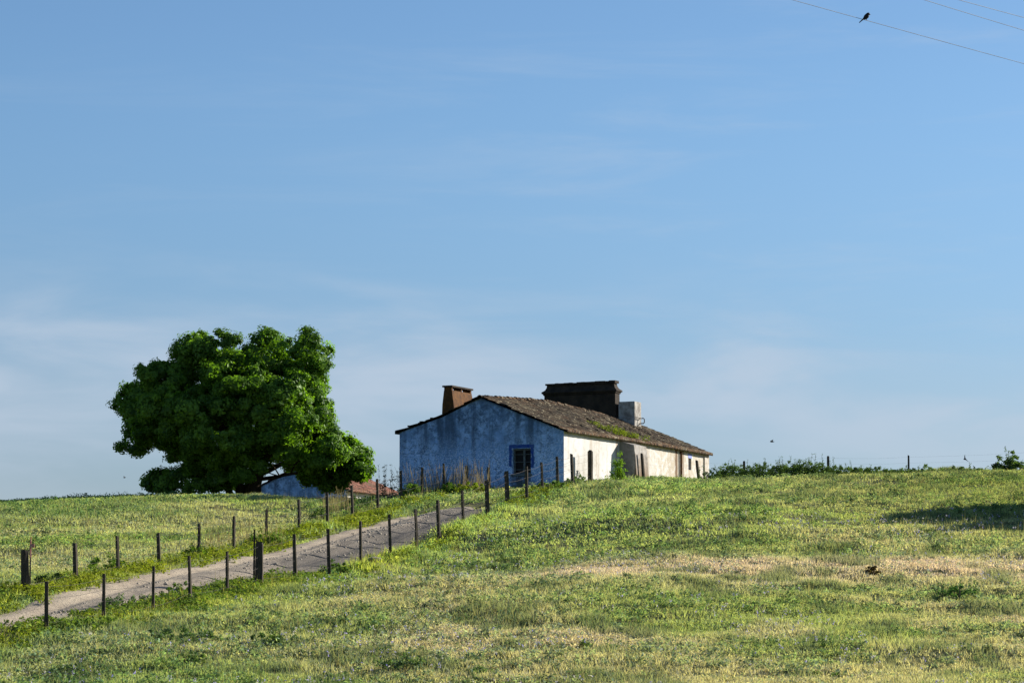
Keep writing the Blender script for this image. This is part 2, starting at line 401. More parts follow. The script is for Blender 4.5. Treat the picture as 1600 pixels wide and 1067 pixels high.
def hgt(x, y):
    x = np.asarray(x, float); y = np.asarray(y, float)
    z = smooth_z(x, y)
    m = path_mask(x, y, .5)
    b = (fbm(x*.6, y, 2.6, 3, 3)-.5)*.42 + (fbm(x*.7, y, .9, 9, 2)-.5)*.16
    b = b*(1-.7*np.exp(-((x-6)**2+(y-128)**2)/81.0))
    core = sstep(20, 50, y)*sstep(200, 160, y)
    w, s = fence_uv(x, y)
    m2 = m*sstep(20, 27, s)*sstep(46, 40, s)
    bank = .05*np.exp(-((w-.0)/.6)**2)*sstep(20, 27, s)*sstep(48, 42, s)*core
    rut = -.13*np.exp(-((w-1.75)/.28)**2) - .11*np.exp(-((w-3.25)/.25)**2)
    z = z + b*core*(1-.75*m) + m*(rut - .10 + .24*sstep(22, 10, s)) - .12*m2 + bank
    return z
def H(x, y): return float(hgt(np.array([x]), np.array([y]))[0])

def axis(parts):
    out = []
    for a, b, st in parts: out.append(np.arange(a, b, st))
    return np.concatenate(out + [np.array([parts[-1][1]])])
gx = axis(((-3000,-200,400),(-200,-60,14),(-60,-36,2.0),(-36,36,.42),(36,60,2.0),(60,200,14),(200,3000,400)))
gy = axis(((-600,-60,90),(-60,30,9),(30,56,1.6),(56,142,.42),(142,190,2.0),(190,400,21),(400,5000,460)))
GX, GY = np.meshgrid(gx, gy)
GZ = hgt(GX, GY)
far = np.maximum(np.maximum(np.abs(GX)-80, GY-250), 0)
GZ = GZ - np.minimum(far*.02, 6)
nx, ny = len(gx), len(gy)
ii = (np.arange(ny-1)[:,None]*nx + np.arange(nx-1)[None,:])
idx = np.stack([ii, ii+1, ii+nx+1, ii+nx], -1).reshape(-1)
tag(link('ground', npmesh('ground', np.stack([GX.ravel(), GY.ravel(), GZ.ravel()], 1), 4, idx, smooth=True), M_GROUND), kind='structure')

# track: a sheet that follows the ground
sv = np.arange(-14, PATH_END+.01, .2); wv = np.arange(.55, 4.36, .16)
fs_ = (NFa[:,0]-NFa[0,0])*pdir.x + (NFa[:,1]-NFa[0,1])*pdir.y; fw_ = (NFa[:,0]-NFa[0,0])*pl.x + (NFa[:,1]-NFa[0,1])*pl.y
SS, WW = np.meshgrid(sv, wv, indexing='ij')
cen = 2.45 - .7*sstep(34, PATH_END, SS); half = 1.7 - 1.3*sstep(38, PATH_END, SS)
WW = cen + (WW-2.455)/1.905*(half+.35)
wt = WW + np.interp(SS, fs_, fw_)
PXx = NFa[0,0] + SS*pdir.x + wt*pl.x; PYy = NFa[0,1] + SS*pdir.y + wt*pl.y
PZ = hgt(PXx, PYy) + .05 + (fbm(PXx, PYy, .5, 21, 2)-.5)*.05
edge = np.abs(WW-cen)/(half+.35); PZ = PZ - .16*sstep(.82, 1.0, edge)
a_, b_ = SS.shape; ii = (np.arange(a_-1)[:,None]*b_ + np.arange(b_-1)[None,:])
idx = np.stack([ii, ii+b_, ii+b_+1, ii+1], -1).reshape(-1)
tag(link('dirt_track', npmesh('dirt_track', np.stack([PXx.ravel(), PYy.ravel(), PZ.ravel()], 1), 4, idx, np.stack([(fbm(SS*.22, WW*1.4, .8, 23, 4)*.75+.25*sstep(3.2, 1.6, WW)).ravel(), (sstep(2.9, 1.9, WW+(fbm(SS*.5, WW, 1.5, 27, 2)-.5)*1.2)*sstep(17, 24, SS)*sstep(44, 40, SS)).ravel(), np.zeros(SS.size)], 1), smooth=True), M_PATH), kind='structure')  # tone carries random mottling and the painted near-side shade

# ------------------------------------------------------------------ farmhouse (local frame: x outwards right, y along the house)
HA = R(25.0)
HY = 123.0; HX = at(881, 700, HY).x; HZ = 6.35
L_HOUSE, WID = 17.3, 8.0
house = tag(empty('farmhouse', (HX, HY, HZ), -HA), 'long low farmhouse with shaded bluish gable and sunlit white side wall on the hilltop', 'farmhouse')
def hw(x, y): return (HX + x*math.cos(HA) + y*math.sin(HA), HY - x*math.sin(HA) + y*math.cos(HA))
def hz(py, x, y): return zof(py, hw(x, y)[1]) - HZ
def hx(px, y):   # local x at which a plane of constant local y is seen at pixel px
    r = (px-CX)/F_PX / math.cos(PITCH)   # first order, refined below
    x = 0
    for _ in range(6):
        X, Y = hw(x, y); p = at(px, 680, Y).x
        x += (p - X)/math.cos(HA)
    return x
zE = hz(671, 0, 0); zR = hz(620, -4, 0); zK = hz(650.5, hx(690, 0), 0); zL = hz(674, -8, 0)
xK = hx(690, 0)
prof = [(0, zE), (-4, zR), (xK, zK), (-WID, zL)]
def hump(y):
    t = np.asarray(y, float)
    return np.interp(t, [-1, 0, 2, 4.5, 7, 10, 13, 15.5, 18.5], [0, 0, .12, .25, .33, .28, .2, .1, -.02])
def prof_z(x): return float(np.interp(-x, [-q[0] for q in prof], [q[1] for q in prof]))

# window hole in the gable
wx0, wx1 = hx(800.5, 0), hx(829.5, 0); wz1, wz0 = hz(701, wx0, 0), hz(741, wx0, 0)
def wall_bm():
    bm = bmesh.new(); D = .32; zb = -.9; dz = -.05
    def f(pts, mi): fc = bm.faces.new([bm.verts.new(p) for p in pts]); fc.material_index = mi
    top = lambda x: prof_z(x) + dz
    def strip(x0, x1, z0, y=0):           # gable strip between x0 > x1 up to the roof
        pr = sorted([q[0] for q in prof if x1 < q[0] < x0], reverse=True)
        xs = [x0] + pr + [x1]
        f([(x1, y, z0), (x0, y, z0)] + [(x, y, top(x)) for x in xs], 0)
    strip(0, wx1, zb); strip(wx0, -WID, zb)
    f([(wx0,0,zb),(wx1,0,zb),(wx1,0,wz0),(wx0,0,wz0)], 0)
    f([(wx0,0,wz1),(wx1,0,wz1),(wx1,0,top(wx1)),(wx0,0,top(wx0))], 0)
    for a, b in (((wx0,wz0),(wx0,wz1)), ((wx0,wz1),(wx1,wz1)), ((wx1,wz1),(wx1,wz0)), ((wx1,wz0),(wx0,wz0))):
        f([(a[0],0,a[1]),(b[0],0,b[1]),(b[0],D,b[1]),(a[0],D,a[1])], 0)
    # side walls, slightly uneven, right one with a small window opening
    def side(x, ys, hole=None):
        for y0, y1 in zip(ys[:-1], ys[1:]):
            t = top(x)
            if hole and abs(y0-hole[0]) < .01:
                f([(x,y0,zb),(x,y1,zb),(x,y1,hole[2]),(x,y0,hole[2])], 1); f([(x,y0,hole[3]),(x,y1,hole[3]),(x,y1,t),(x,y0,t)], 1)
                s = .22 if x == 0 else -.22
                for a, b in (((y0,hole[2]),(y0,hole[3])),((y0,hole[3]),(y1,hole[3])),((y1,hole[3]),(y1,hole[2])),((y1,hole[2]),(y0,hole[2]))):
                    f([(x,a[0],a[1]),(x,b[0],b[1]),(x-s,b[0],b[1]),(x-s,a[0],a[1])], 1)
            else: f([(x,y0,zb),(x,y1,zb),(x,y1,t),(x,y0,t)], 1)
    side(0, [0, 4, 8, SW[0], SW[1], L_HOUSE], SW); side(-WID, [0, L_HOUSE])
    f([(x, L_HOUSE, z) for x, z in [(0, zb), (0, top(0)), (-4, top(-4)), (xK, top(xK)), (-WID, top(-WID)), (-WID, zb)]], 1)
    bmesh.ops.remove_doubles(bm, verts=bm.verts[:], dist=.002)
    return bm
def hy(px, x=0.0):
    y = 0
    for _ in range(8):
        X, Y = hw(x, y); y += (at(px, 700, Y).x - X)/(math.sin(HA) - (px-CX)/F_PX*math.cos(HA))
    return y
SW = (hy(1075.5), hy(1080), hz(734, 0, hy(1078)), hz(716, 0, hy(1078)))
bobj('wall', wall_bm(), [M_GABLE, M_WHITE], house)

def tile_slope(x_top, x_bot, ztop, zbot, y0, y1, pitch=.22, rows=11, seed=1, amp=.045, th=.07, kink=None):
    """a slope of half round tiles: corrugated along y, stepped down the slope; closed underneath"""
    rg = np.random.default_rng(seed)
    nc = int((y1-y0)/pitch); sub = 6
    yy = np.linspace(y0, y1, nc*sub+1)
    V = []; T = []
    lines = []
    for r in range(rows):
        for e in (0, 1): lines.append((r, (r+e)/rows - (.0 if e == 0 else -.0)))
    jit = rg.uniform(-.02, .02, (rows, nc+1)); jr = rg.uniform(0, 1, (rows, nc+1)); drop = rg.uniform(-.03, .03, (rows, nc+1))
    ci = np.minimum((np.arange(nc*sub+1)//sub), nc)
    ph = (yy-y0)/pitch*2*np.pi
    cor = amp*np.abs(np.sin(ph/2))**.7
    saga = hump(yy)
    sag = (vn(yy, yy*0+seed, 3.0, 4)-.5)*.10
    for r, t in lines:
        e = 1 if t > r/rows + .5/rows else 0
        tt = np.full_like(yy, t)
        if e: tt = tt + .012 + drop[r, ci]/4*.35
        x = x_top + (x_bot-x_top)*tt
        if kink is None: zz = ztop + (zbot-ztop)*tt
        else: zz = np.interp(tt, [0, kink[0], 1], [ztop, kink[1], zbot])
        z = zz + saga*(1-tt*.85) + sag*(1-tt*.5) + cor + jit[r, ci] + (.035 if e else 0.0)
        V.append(np.stack([x, yy, z], 1)); T.append(np.stack([jr[r, ci]]*3, 1))
    n = len(yy); m = len(V)
    und = np.stack([V[0][:,0], yy, V[0][:,2]*0 + ztop + saga*1 - th], 1)
    und2 = np.stack([V[-1][:,0], yy, np.full(n, zbot) + saga*.15 - th], 1)
    rowsV = [und] + V + [und2]; T = [T[0]] + T + [T[-1]]
    if kink is not None:
        pass
    P = np.concatenate(rowsV); tone = np.concatenate(T); m = len(rowsV)
    ii = (np.arange(m-1)[:,None]*n + np.arange(n-1)[None,:])
    idx = np.stack([ii, ii+n, ii+n+1, ii+1], -1).reshape(-1, 4)
    k = np.arange(n-1); close = np.stack([(m-1)*n+k, k, k+1, (m-1)*n+k+1], -1)     # underside
    return P, np.concatenate([idx, close]).reshape(-1), tone
OV = .17
zEo = zE - OV*(zR-zE)/4
Pa, Ia, Ta = tile_slope(-4.0, OV, zR, zEo, -.10, L_HOUSE+.14, seed=3)
Pb, Ib, Tb = tile_slope(-4.0, -WID-.14, zR, zL-.05, -.10, L_HOUSE+.14, seed=5, kink=((-xK-4)/(WID-4+.14), zK))
roof = link('roof', npmesh('roof', np.concatenate([Pa, Pb]), 4, np.concatenate([Ia, Ib+len(Pa)]), np.concatenate([Ta, Tb])), M_TILE, house)
# ridge tiles and loose raised tiles
bm = bmesh.new()
for k in range(43):
    y = -.12 + k*.41; z = zR + float(hump(y)) + .03 + random.uniform(-.02, .02); r = .11
    if y > L_HOUSE+.1: break
    a0, a1 = y, y+.44
    prev = None
    for j in range(7):
        a = math.pi*j/6
        p0 = (-4+math.cos(a)*r*1.15, a0, z-.05+math.sin(a)*r); p1 = (-4+math.cos(a)*r, a1, z-.07+math.sin(a)*r)
        cur = (bm.verts.new(p0), bm.verts.new(p1))
        if prev: bm.faces.new((prev[0], cur[0], cur[1], prev[1]))
        prev = cur
rt = bobj('ridge_tiles', bm, M_TILE, roof)
for (x, y, s) in ((-1.9, L_HOUSE-.05, .2), (-2.9, L_HOUSE-.1, .16), (-2.4, L_HOUSE-.08, .12), (-6.9, .05, .14), (-7.5, .03, .12), (-1.1, L_HOUSE-.05, .1), (-6.4, .05, .1)):
    z = prof_z(x) + .09
    bm = bmesh.new(); box(bm, x-s*.7, x+s*.5, y-.08, y+.16, z-.05, z+.02); bobj('loose_tile', bm, M_TILE, roof)

# window of the gable: frame, mullion, panes; painted surround
bm = bmesh.new(); D0 = .15
box(bm, wx0, wx0+.07, D0, D0+.07, wz0, wz1); box(bm, wx1-.07, wx1, D0, D0+.07, wz0, wz1)
xm = (wx0*.42+wx1*.58); box(bm, xm-.045, xm+.045, D0-.02, D0+.06, wz0, wz1)
box(bm, wx0+.07, wx1-.07, D0+.005, D0+.065, wz1-.07, wz1); box(bm, wx0+.07, wx1-.07, D0+.005, D0+.065, wz0, wz0+.07)
win = bobj('window', bm, M_WFRAME, house); win['label'] = 'dark two leaf gable window with grey frame'
bm = bmesh.new(); box(bm, wx0+.03, wx1-.03, D0+.072, D0+.09, wz0, wz1); bobj('pane', bm, M_GLASS, win)
zmid = (wz0+wz1)/2 - .02
for zz in (zmid-.33, zmid, zmid+.33):
    bm = bmesh.new(); box(bm, wx0+.05, wx1-.05, D0+.02, D0+.05, zz-.012, zz+.012); bobj('glazing_bar', bm, M_WFRAME, win)
bm = bmesh.new(); box(bm, wx0-.05, wx1+.05, -.07, .14, wz0-.07, wz0-.003); bobj('sill', bm, M_WFRAME, win)
def blob_strip(bm, x0, x1, z0, z1, jag, y=-.006, n=14, vert=True):
    """thin painted band with a worn inner and outer edge"""
    A = []; B = []
    for i in range(n+1):
        t = i/n
        if vert: A.append((x0+random.uniform(-jag, jag), y, z0+(z1-z0)*t)); B.append((x1+random.uniform(-jag, jag), y, z0+(z1-z0)*t))
        else: A.append((x0+(x1-x0)*t, y, z0+random.uniform(-jag, jag))); B.append((x0+(x1-x0)*t, y, z1+random.uniform(-jag, jag)))
    va = [bm.verts.new(p) for p in A]; vb = [bm.verts.new(p) for p in B]
    va2 = [bm.verts.new((p[0], .003, p[2])) for p in A]; vb2 = [bm.verts.new((p[0], .003, p[2])) for p in B]
    for i in range(n):
        bm.faces.new((va[i], vb[i], vb[i+1], va[i+1])); bm.faces.new((va[i], va[i+1], va2[i+1], va2[i])); bm.faces.new((vb[i], vb[i+1], vb2[i+1], vb2[i]))
bm = bmesh.new(); bw = .155
blob_strip(bm, wx0-bw, wx1+bw, wz1+.02, wz1+.175, .012, vert=False)
blob_strip(bm, wx0-bw, wx0-.015, wz0+.35, wz1+.018, .018); blob_strip(bm, wx1+.015, wx1+bw, wz0+.28, wz1+.018, .03)
bobj('window_surround', bm, M_BLUE, house)
# small side window with faded blue surround
bm = bmesh.new(); x = -.16
box(bm, x, x+.05, SW[0], SW[0]+.05, SW[2], SW[3]); box(bm, x, x+.05, SW[1]-.05, SW[1], SW[2], SW[3]); box(bm, x+.005, x+.045, SW[0]+.05, SW[1]-.05, SW[3]-.06, SW[3]); box(bm, x+.005, x+.045, SW[0]+.05, SW[1]-.05, SW[2], SW[2]+.06)
sw = bobj('window', bm, M_BLUE, house); sw['label'] = 'narrow blue framed window near the far end of the white wall'
bm = bmesh.new(); box(bm, x-.02, x-.003, SW[0]+.01, SW[1]-.01, SW[2], SW[3]); bobj('pane', bm, M_GLASS, sw)
bm = bmesh.new(); box(bm, -.01, .009, SW[0]-.06, SW[1]+.06, SW[3]+.003, SW[3]+.22)
bobj('window_surround', bm, M_LILAC, house)

# battered buttress on the white wall
by0, by1 = hy(968), hy(968)+1.45
bm = bmesh.new(); zt = zE-.10
vs = [(-.02,by0,-.9),(1.0,by0-.04,-.9),(1.0,by1+.12,-.9),(-.02,by1,-.9),(-.02,by0,zt),(.72,by0,zt-.2),(.72,by1,zt-.2),(-.02,by1,zt)]
v = [bm.verts.new(p) for p in vs]
for f in ((0,3,2,1),(4,5,6,7),(0,1,5,4),(1,2,6,5),(2,3,7,6),(3,0,4,7)): bm.faces.new([v[i] for i in f])
bmesh.ops.subdivide_edges(bm, edges=bm.edges[:], cuts=5, use_grid_fill=True)
for q in bm.verts:
    if q.co.x > .05: q.co += Vector((random.uniform(-.02,.02), random.uniform(-.015,.015), 0))
bobj('buttress', bm, M_BUTT, house, smooth=False)
# far corner pier and a drain pipe
bm = bmesh.new(); box(bm, -.01, .06, L_HOUSE-.55, L_HOUSE+.02, -.8, zE-.08); bobj('corner_pier', bm, M_WHITE, house)
yd = hy(1062); bm = bmesh.new(); tube(bm, [(.07, yd, zE-.12), (.07, yd, -.6)], .055, 8); bobj('drain_pipe', bm, M_RUST, house)

# tapered chimney on the left slope
def taper(bm, b, t, z0, z1, mats=None):
    (bx0,bx1,b0,b1), (tx0,tx1,t0,t1) = b, t
    v = [bm.verts.new(p) for p in ((bx0,b0,z0),(bx1,b0,z0),(bx1,b1,z0),(bx0,b1,z0),(tx0,t0,z1),(tx1,t0,z1),(tx1,t1,z1),(tx0,t1,z1))]
    for i, f in enumerate(((0,3,2,1),(4,5,6,7),(0,1,5,4),(1,2,6,5),(2,3,7,6),(3,0,4,7))):
        bm.faces.new([v[j] for j in f])
    return v
cy0 = .8; cxl = hx(689.5, cy0); cxr = hx(712.5, cy0); cy1 = 2.95
ctl, ctr = hx(693.5, cy0+.08), hx(706, cy0+.08); zc = hz(605, cxl, cy0); zcc = hz(601.3, cxl, cy0)
zb_ = prof_z(cxl) - .5
bm = bmesh.new(); zm = zb_ + (zc-zb_)*.62
taper(bm, (cxl,cxr,cy0,cy1), (cxl*.6+ctl*.4, cxr*.45+ctr*.55, cy0+.03, cy1-.02), zb_, zm)
taper(bm, (cxl*.6+ctl*.4, cxr*.45+ctr*.55, cy0+.03, cy1-.02), (ctl, ctr, cy0+.08, cy1-.06), zm, zc-.14)
for a in (cy0+.08, (cy0+cy1)/2-.06, cy1-.18): box(bm, ctl+.01, ctr-.01, a, a+.12, zc-.138, zc)
bmesh.ops.remove_doubles(bm, verts=bm.verts[:], dist=.001)
ch = bobj('chimney', bm, M_RUST, house); ch['label'] = 'tapered ochre chimney with slab cap on the left roof slope'
bm = bmesh.new(); box(bm, ctl-.05, ctr+.05, cy0+.0, cy1+.02, zc+.002, zc+.075); bobj('chimney_cap', bm, M_DARKCH, ch)

# very wide chimney across the far left slope, with a moulded shoulder and a tile-edged top
yb = 15.2; bl, br = hx(850.5, yb), hx(961.5, yb); zs = hz(612.5, -6, yb); zt_ = hz(598.5, -6, yb); th = .55
def wide_chimney():
    bm = bmesh.new()
    zz0 = prof_z(-WID) - .3
    steps = [(0, zz0), (0, zs-.14), (.05, zs-.10), (.05, zs-.06), (.11, zs-.02), (.11, zs+.04), (-.02, zs+.14), (-.08, zs+.26), (-.10, zt_-.06)]
    rings = []
    for o, z in steps:
        rings.append([bm.verts.new(p) for p in ((bl-o, yb-o, z), (br+o, yb-o, z), (br+o, yb+th+o, z), (bl-o, yb+th+o, z))])
    for a, b in zip(rings[:-1], rings[1:]):
        for k in range(4): bm.faces.new((a[k], a[(k+1)%4], b[(k+1)%4], b[k]))
    bm.faces.new(rings[-1]); bm.faces.new(rings[0][::-1])
    return bm
wc = bobj('chimney', wide_chimney(), M_DARKCH, house); wc['label'] = 'huge wide dark chimney with moulded shoulders behind the ridge'
bm = bmesh.new(); k = bl+.04
while k < br-.1:
    w_ = random.uniform(.2, .3); box(bm, k, min(k+w_-.012, br-.02), yb+.02, yb+th-.02, zt_-.058, zt_+random.uniform(.0, .04)+.05*(k-bl)/(br-bl)); k += w_
bobj('coping', bm, M_DARKCH, wc)
# squat pale chimney next to it with an iron bracket
qx1 = hx(990.5, yb); zq = hz(627, -3.5, yb)
bm = bmesh.new(); box(bm, br+.125, qx1, yb+.1, yb+.95, prof_z(qx1)-.4, zq); bmesh.ops.bevel(bm, geom=bm.edges[:], offset=.015, segments=1, affect='EDGES')
qc = bobj('chimney', bm, M_CONC, house); qc['label'] = 'squat whitewashed block chimney beside the wide dark one'
bm = bmesh.new(); za, zb2 = hz(653.5, qx1, yb+.7), hz(661.5, qx1, yb+.7)
def xy_(px): return hx(px, yb+.75)
xe = xy_(1007)
tube(bm, [(qx1-.02, yb+.75, za), (xe-.05, yb+.75, za), (xe, yb+.75, za-.05), (xe, yb+.75, zb2+.05), (xe-.05, yb+.75, zb2), (qx1-.02, yb+.75, zb2)], .025, 6)
tube(bm, [(qx1-.02, yb+.15, za), (qx1+.12, yb+.15, za), (qx1+.12, yb+.75, za)], .02, 6)
bobj('bracket', bm, M_IRON, qc)

# ------------------------------------------------------------------ outbuilding beyond the tree
OY = 152.0; OX = at(541, 760, OY).x
OZ = 5.45
shed = tag(empty('outbuilding', (OX, OY, OZ), -HA), 'small outbuilding with red tiled roof and shaded gable, half hidden behind the big tree', 'outbuilding')
def oz(py, x, y): return zof(py, OY - x*math.sin(HA) + y*math.cos(HA)) - OZ
e0 = oz(764, 0, 0); r0 = oz(730, -3, 0); OL = 6.5
bm = bmesh.new()
def of(pts, mi): fc = bm.faces.new([bm.verts.new(p) for p in pts]); fc.material_index = mi
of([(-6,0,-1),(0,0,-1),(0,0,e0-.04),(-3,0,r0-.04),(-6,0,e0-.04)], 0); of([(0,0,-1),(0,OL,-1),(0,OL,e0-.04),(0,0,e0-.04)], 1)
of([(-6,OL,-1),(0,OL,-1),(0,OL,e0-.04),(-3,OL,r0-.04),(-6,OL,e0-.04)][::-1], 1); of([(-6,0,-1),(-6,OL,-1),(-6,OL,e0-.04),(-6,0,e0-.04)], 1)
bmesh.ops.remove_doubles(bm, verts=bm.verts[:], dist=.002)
bobj('wall', bm, [M_GABLE, M_WHITE], shed)  # front gable takes the limewash with shade painted in
_hump = hump
hump = lambda y: np.zeros_like(np.asarray(y, float))
Pa, Ia, Ta = tile_slope(-3.0, .25, r0, e0-.09, -.06, OL+.1, rows=9, pitch=.24, seed=8)
Pb, Ib, Tb = tile_slope(-3.0, -6.2, r0, e0-.09, -.06, OL+.1, rows=9, pitch=.24, seed=9)
link('roof', npmesh('roof', np.concatenate([Pa, Pb]), 4, np.concatenate([Ia, Ib+len(Pa)]), np.concatenate([Ta, Tb])), M_TILE2, shed)
hump = _hump

# ------------------------------------------------------------------ foliage generators
def leaves(centers, n_each, spread, size, tones, rg, flat=.6, up=.3, bias=None):
    """leaf quads scattered round the given centres; returns verts, idx, tone"""
    c = np.repeat(centers, n_each, 0); n = len(c)
    sp_ = np.repeat(np.broadcast_to(spread, (len(centers),)), n_each)
    d = rg.normal(0, 1, (n, 3)); d /= np.linalg.norm(d, axis=1)[:, None]
    p = c + d*(sp_*rg.uniform(0.15, 1, n)**.6)[:, None]*np.array([1, 1, flat])
    nrm = d + rg.normal(0, .7, (n, 3)) + np.array([0, 0, up])
    if bias is not None: nrm = nrm*.6 + np.repeat(bias, n_each, 0)
    nrm /= np.linalg.norm(nrm, axis=1)[:, None]
    a = np.cross(nrm, rg.normal(0, 1, (n, 3))); a /= np.linalg.norm(a, axis=1)[:, None]; b = np.cross(nrm, a)
    s = size*rg.uniform(.6, 1.25, n)[:, None]
    V = np.stack([p-a*s, p+b*s*.5, p+a*s, p-b*s*.5], 1).reshape(-1, 3)
    idx = np.arange(n*4)
    ct = rg.uniform(0, 1, len(centers)); t = np.clip(np.repeat(ct, n_each)*.65 + rg.uniform(0, .35, n), 0, 1)
    t0, t1 = np.array(tones[0]), np.array(tones[1])
    tone = t0 + (t1-t0)*t[:, None]
    return V, idx, np.repeat(tone, 4, 0)

# ------------------------------------------------------------------ the big tree
TY = 133.0
tb = at(392, 776, TY); tz = H(tb.x, TY)
tree = tag(empty('broadleaf_tree', (tb.x, TY, tz-.05)), 'big spreading broadleaf tree with dense dark green crown on the crest left of the farmhouse', 'tree')
T0 = Vector((tb.x, TY, tz-.05))
def tp(px, py, dy=0.0): return at(px, py, TY+dy) - T0
PXM = F_PX/TY   # pixels per metre at the tree
lobes = [ # px, py, radius px, depth offset m, vertical squash
 (345,558,48,-.5,.9),(308,548,36,.1,.85),(345,748,24,-1.5,.7),(408,728,14,-2.2,.7),(375,742,18,-2.4,.6),(300,575,48,.8,.9),(410,558,48,.6,.95),(470,560,48,-.2,.98),(478,600,36,1.5,.9),(375,600,60,-2.6,.9),
 (250,600,46,-.5,.85),(222,628,46,.5,.8),(205,660,34,-.6,.85),(250,660,55,-2.0,.8),(300,640,62,-2.9,.85),(210,690,28,.4,.8),
 (340,670,60,-3.2,.85),(430,640,60,-2.4,.95),(470,640,52,-.8,1.0),(480,690,56,-1.6,.85),(490,665,32,.6,.95),(512,700,40,-.5,.8),(545,712,32,.4,.65),
 (430,690,42,-2.6,.8),(375,695,40,-2.4,.75),(325,705,40,-1.6,.7),(288,708,28,.5,.7),(262,755,30,-.6,.62),(240,755,20,.3,.6),(300,748,34,-1.2,.7),(340,748,28,.2,.6),
 (500,728,36,-1.4,.62),(540,738,34,.8,.65),(470,722,28,1.6,.6),(560,715,22,.2,.6),(520,757,18,.4,.5),(440,670,70,2.4,.9),(350,620,80,2.6,.9),(280,660,60,2.6,.8),(480,640,50,2.6,.9),(400,590,60,3.0,.8),(238,606,26,.3,.8),(258,580,24,-.2,.8),(490,640,30,-1.2,1.0),(480,605,30,-1.0,1.0),(450,610,30,-3.0,.9),(460,665,36,-3.2,.9),(515,748,24,.2,.55),(560,735,20,-.4,.7),(490,745,24,.8,.5)]
rg = np.random.default_rng(4)
cent = []; spr = []; bia = []
for li, (px, py, r, dy, sq) in enumerate(lobes):
    rg = np.random.default_rng(400+int(px*7+py*3+r))
    c = np.array(tp(px, py, dy)); rm = r/PXM
    ns = int(6 + 7*rm); ds = rg.normal(0, 1, (ns, 3)); ds /= np.linalg.norm(ds, axis=1)[:, None]
    for dd in ds:                                           # each limb end carries a few bunches of leaves
        rs_ = rm*rg.uniform(.26, .46); cs = c + dd*rm*rg.uniform(.55, .86)*np.array([1, 1, sq])
        k = max(5, int(4 + 30*rs_*rs_)); d = rg.normal(0, 1, (k, 3)) + dd*.5; d /= np.linalg.norm(d, axis=1)[:, None]
        q = cs + d*(rs_*rg.uniform(.5, 1.0, k))[:, None]*np.array([1, 1, .85])
        bia.append(d*.7 + dd*.4); cent.append(q); spr.append(rg.uniform(.14, .42, k))
cent = np.concatenate(cent); spr = np.concatenate(spr)
V, I, T = leaves(cent, 58, spr, .09, ((.026, .072, .012), (.20, .34, .04)), rg, .8, .35, np.concatenate(bia))
crown_me = npmesh('crown', V, 4, I, T)
link('crown', crown_me, M_LEAF, tree)
bm = bmesh.new()
def branch(bm, a, b, r0, r1, wob=.15, seg=6, n=7):
    a, b = Vector(a), Vector(b); pts = []
    for i in range(seg+1):
        t = i/seg; q = a.lerp(b, t) + Vector((random.uniform(-1,1), random.uniform(-1,1), random.uniform(-.4,.4)))*wob*math.sin(math.pi*t)
        pts.append(q)
    tube(bm, pts, [r0+(r1-r0)*i/seg for i in range(seg+1)], n)
tube(bm, [(0,0,-.4),(0,0,.05),(.08,0,.5),(.2,0,1.0),(.5,.1,1.7)], [.62,.5,.42,.36,.30], 10)
tube(bm, [(-.35,.1,-.4),(-.4,.1,.1),(-.6,.1,.7),(-.9,.1,1.5)], [.36,.3,.24,.2], 9)
tube(bm, [(-.85,-.3,-.4),(-.95,-.3,.2),(-1.2,-.4,.8),(-1.9,-.6,1.5)], [.2,.17,.14,.11], 8)
for (px, py, dy, src, r0) in ((470,640,-.8,(.45,.1,1.6),.2),(410,580,.5,(.3,.05,1.4),.22),(330,600,-.6,(-.9,.1,1.4),.19),(250,640,-.2,(-.9,.1,1.4),.15),(525,700,-.4,(.3,0,1.1),.14),(500,735,-1.0,(.25,0,.9),.11),
                              (280,715,.2,(-.85,.1,1.2),.10),(265,752,-.5,(-1.5,-.5,1.2),.07),(480,570,0,(.9,.2,2.6),.13),(350,550,0,(-.5,.1,2.2),.13),(545,712,.3,(.6,.0,1.5),.07),(440,680,-2,(.4,.1,1.5),.1),(350,680,-2.5,(-.5,.1,1.2),.1)):
    b = tp(px, py, dy); branch(bm, src, b, r0, .03, .25)
    for j in range(4):
        t = random.uniform(.35, .8); s = Vector(src).lerp(b, t); branch(bm, s, s + Vector((random.uniform(-1,1), random.uniform(-1,1), random.uniform(-.1,.9)))*1.3, r0*.35, .012, .12, 4, 5)
trunk_o = bobj('trunk', bm, M_BARK, tree, smooth=True)

# two trees stand outside the frame on the right; their shade crosses the field
for k, (tx, ty, sx, sz, rot, lab) in enumerate(((26.6, 109.6, .55, .66, 140, 'broad dark tree beyond the right edge of the field, casting the upper long shadow'),
                                           (26.3, 105.2, .36, .62, 250, 'narrow dark tree beyond the right edge of the field, casting the lower long shadow'))):
    t2 = tag(empty('field_tree', (tx, ty, H(tx, ty)-.1), R(rot)), lab, 'tree')
    for src in (tree.children[0], tree.children[1]):
        c = src.copy(); COL.objects.link(c); c.parent = t2
    t2.scale = (sx, sx, sz)

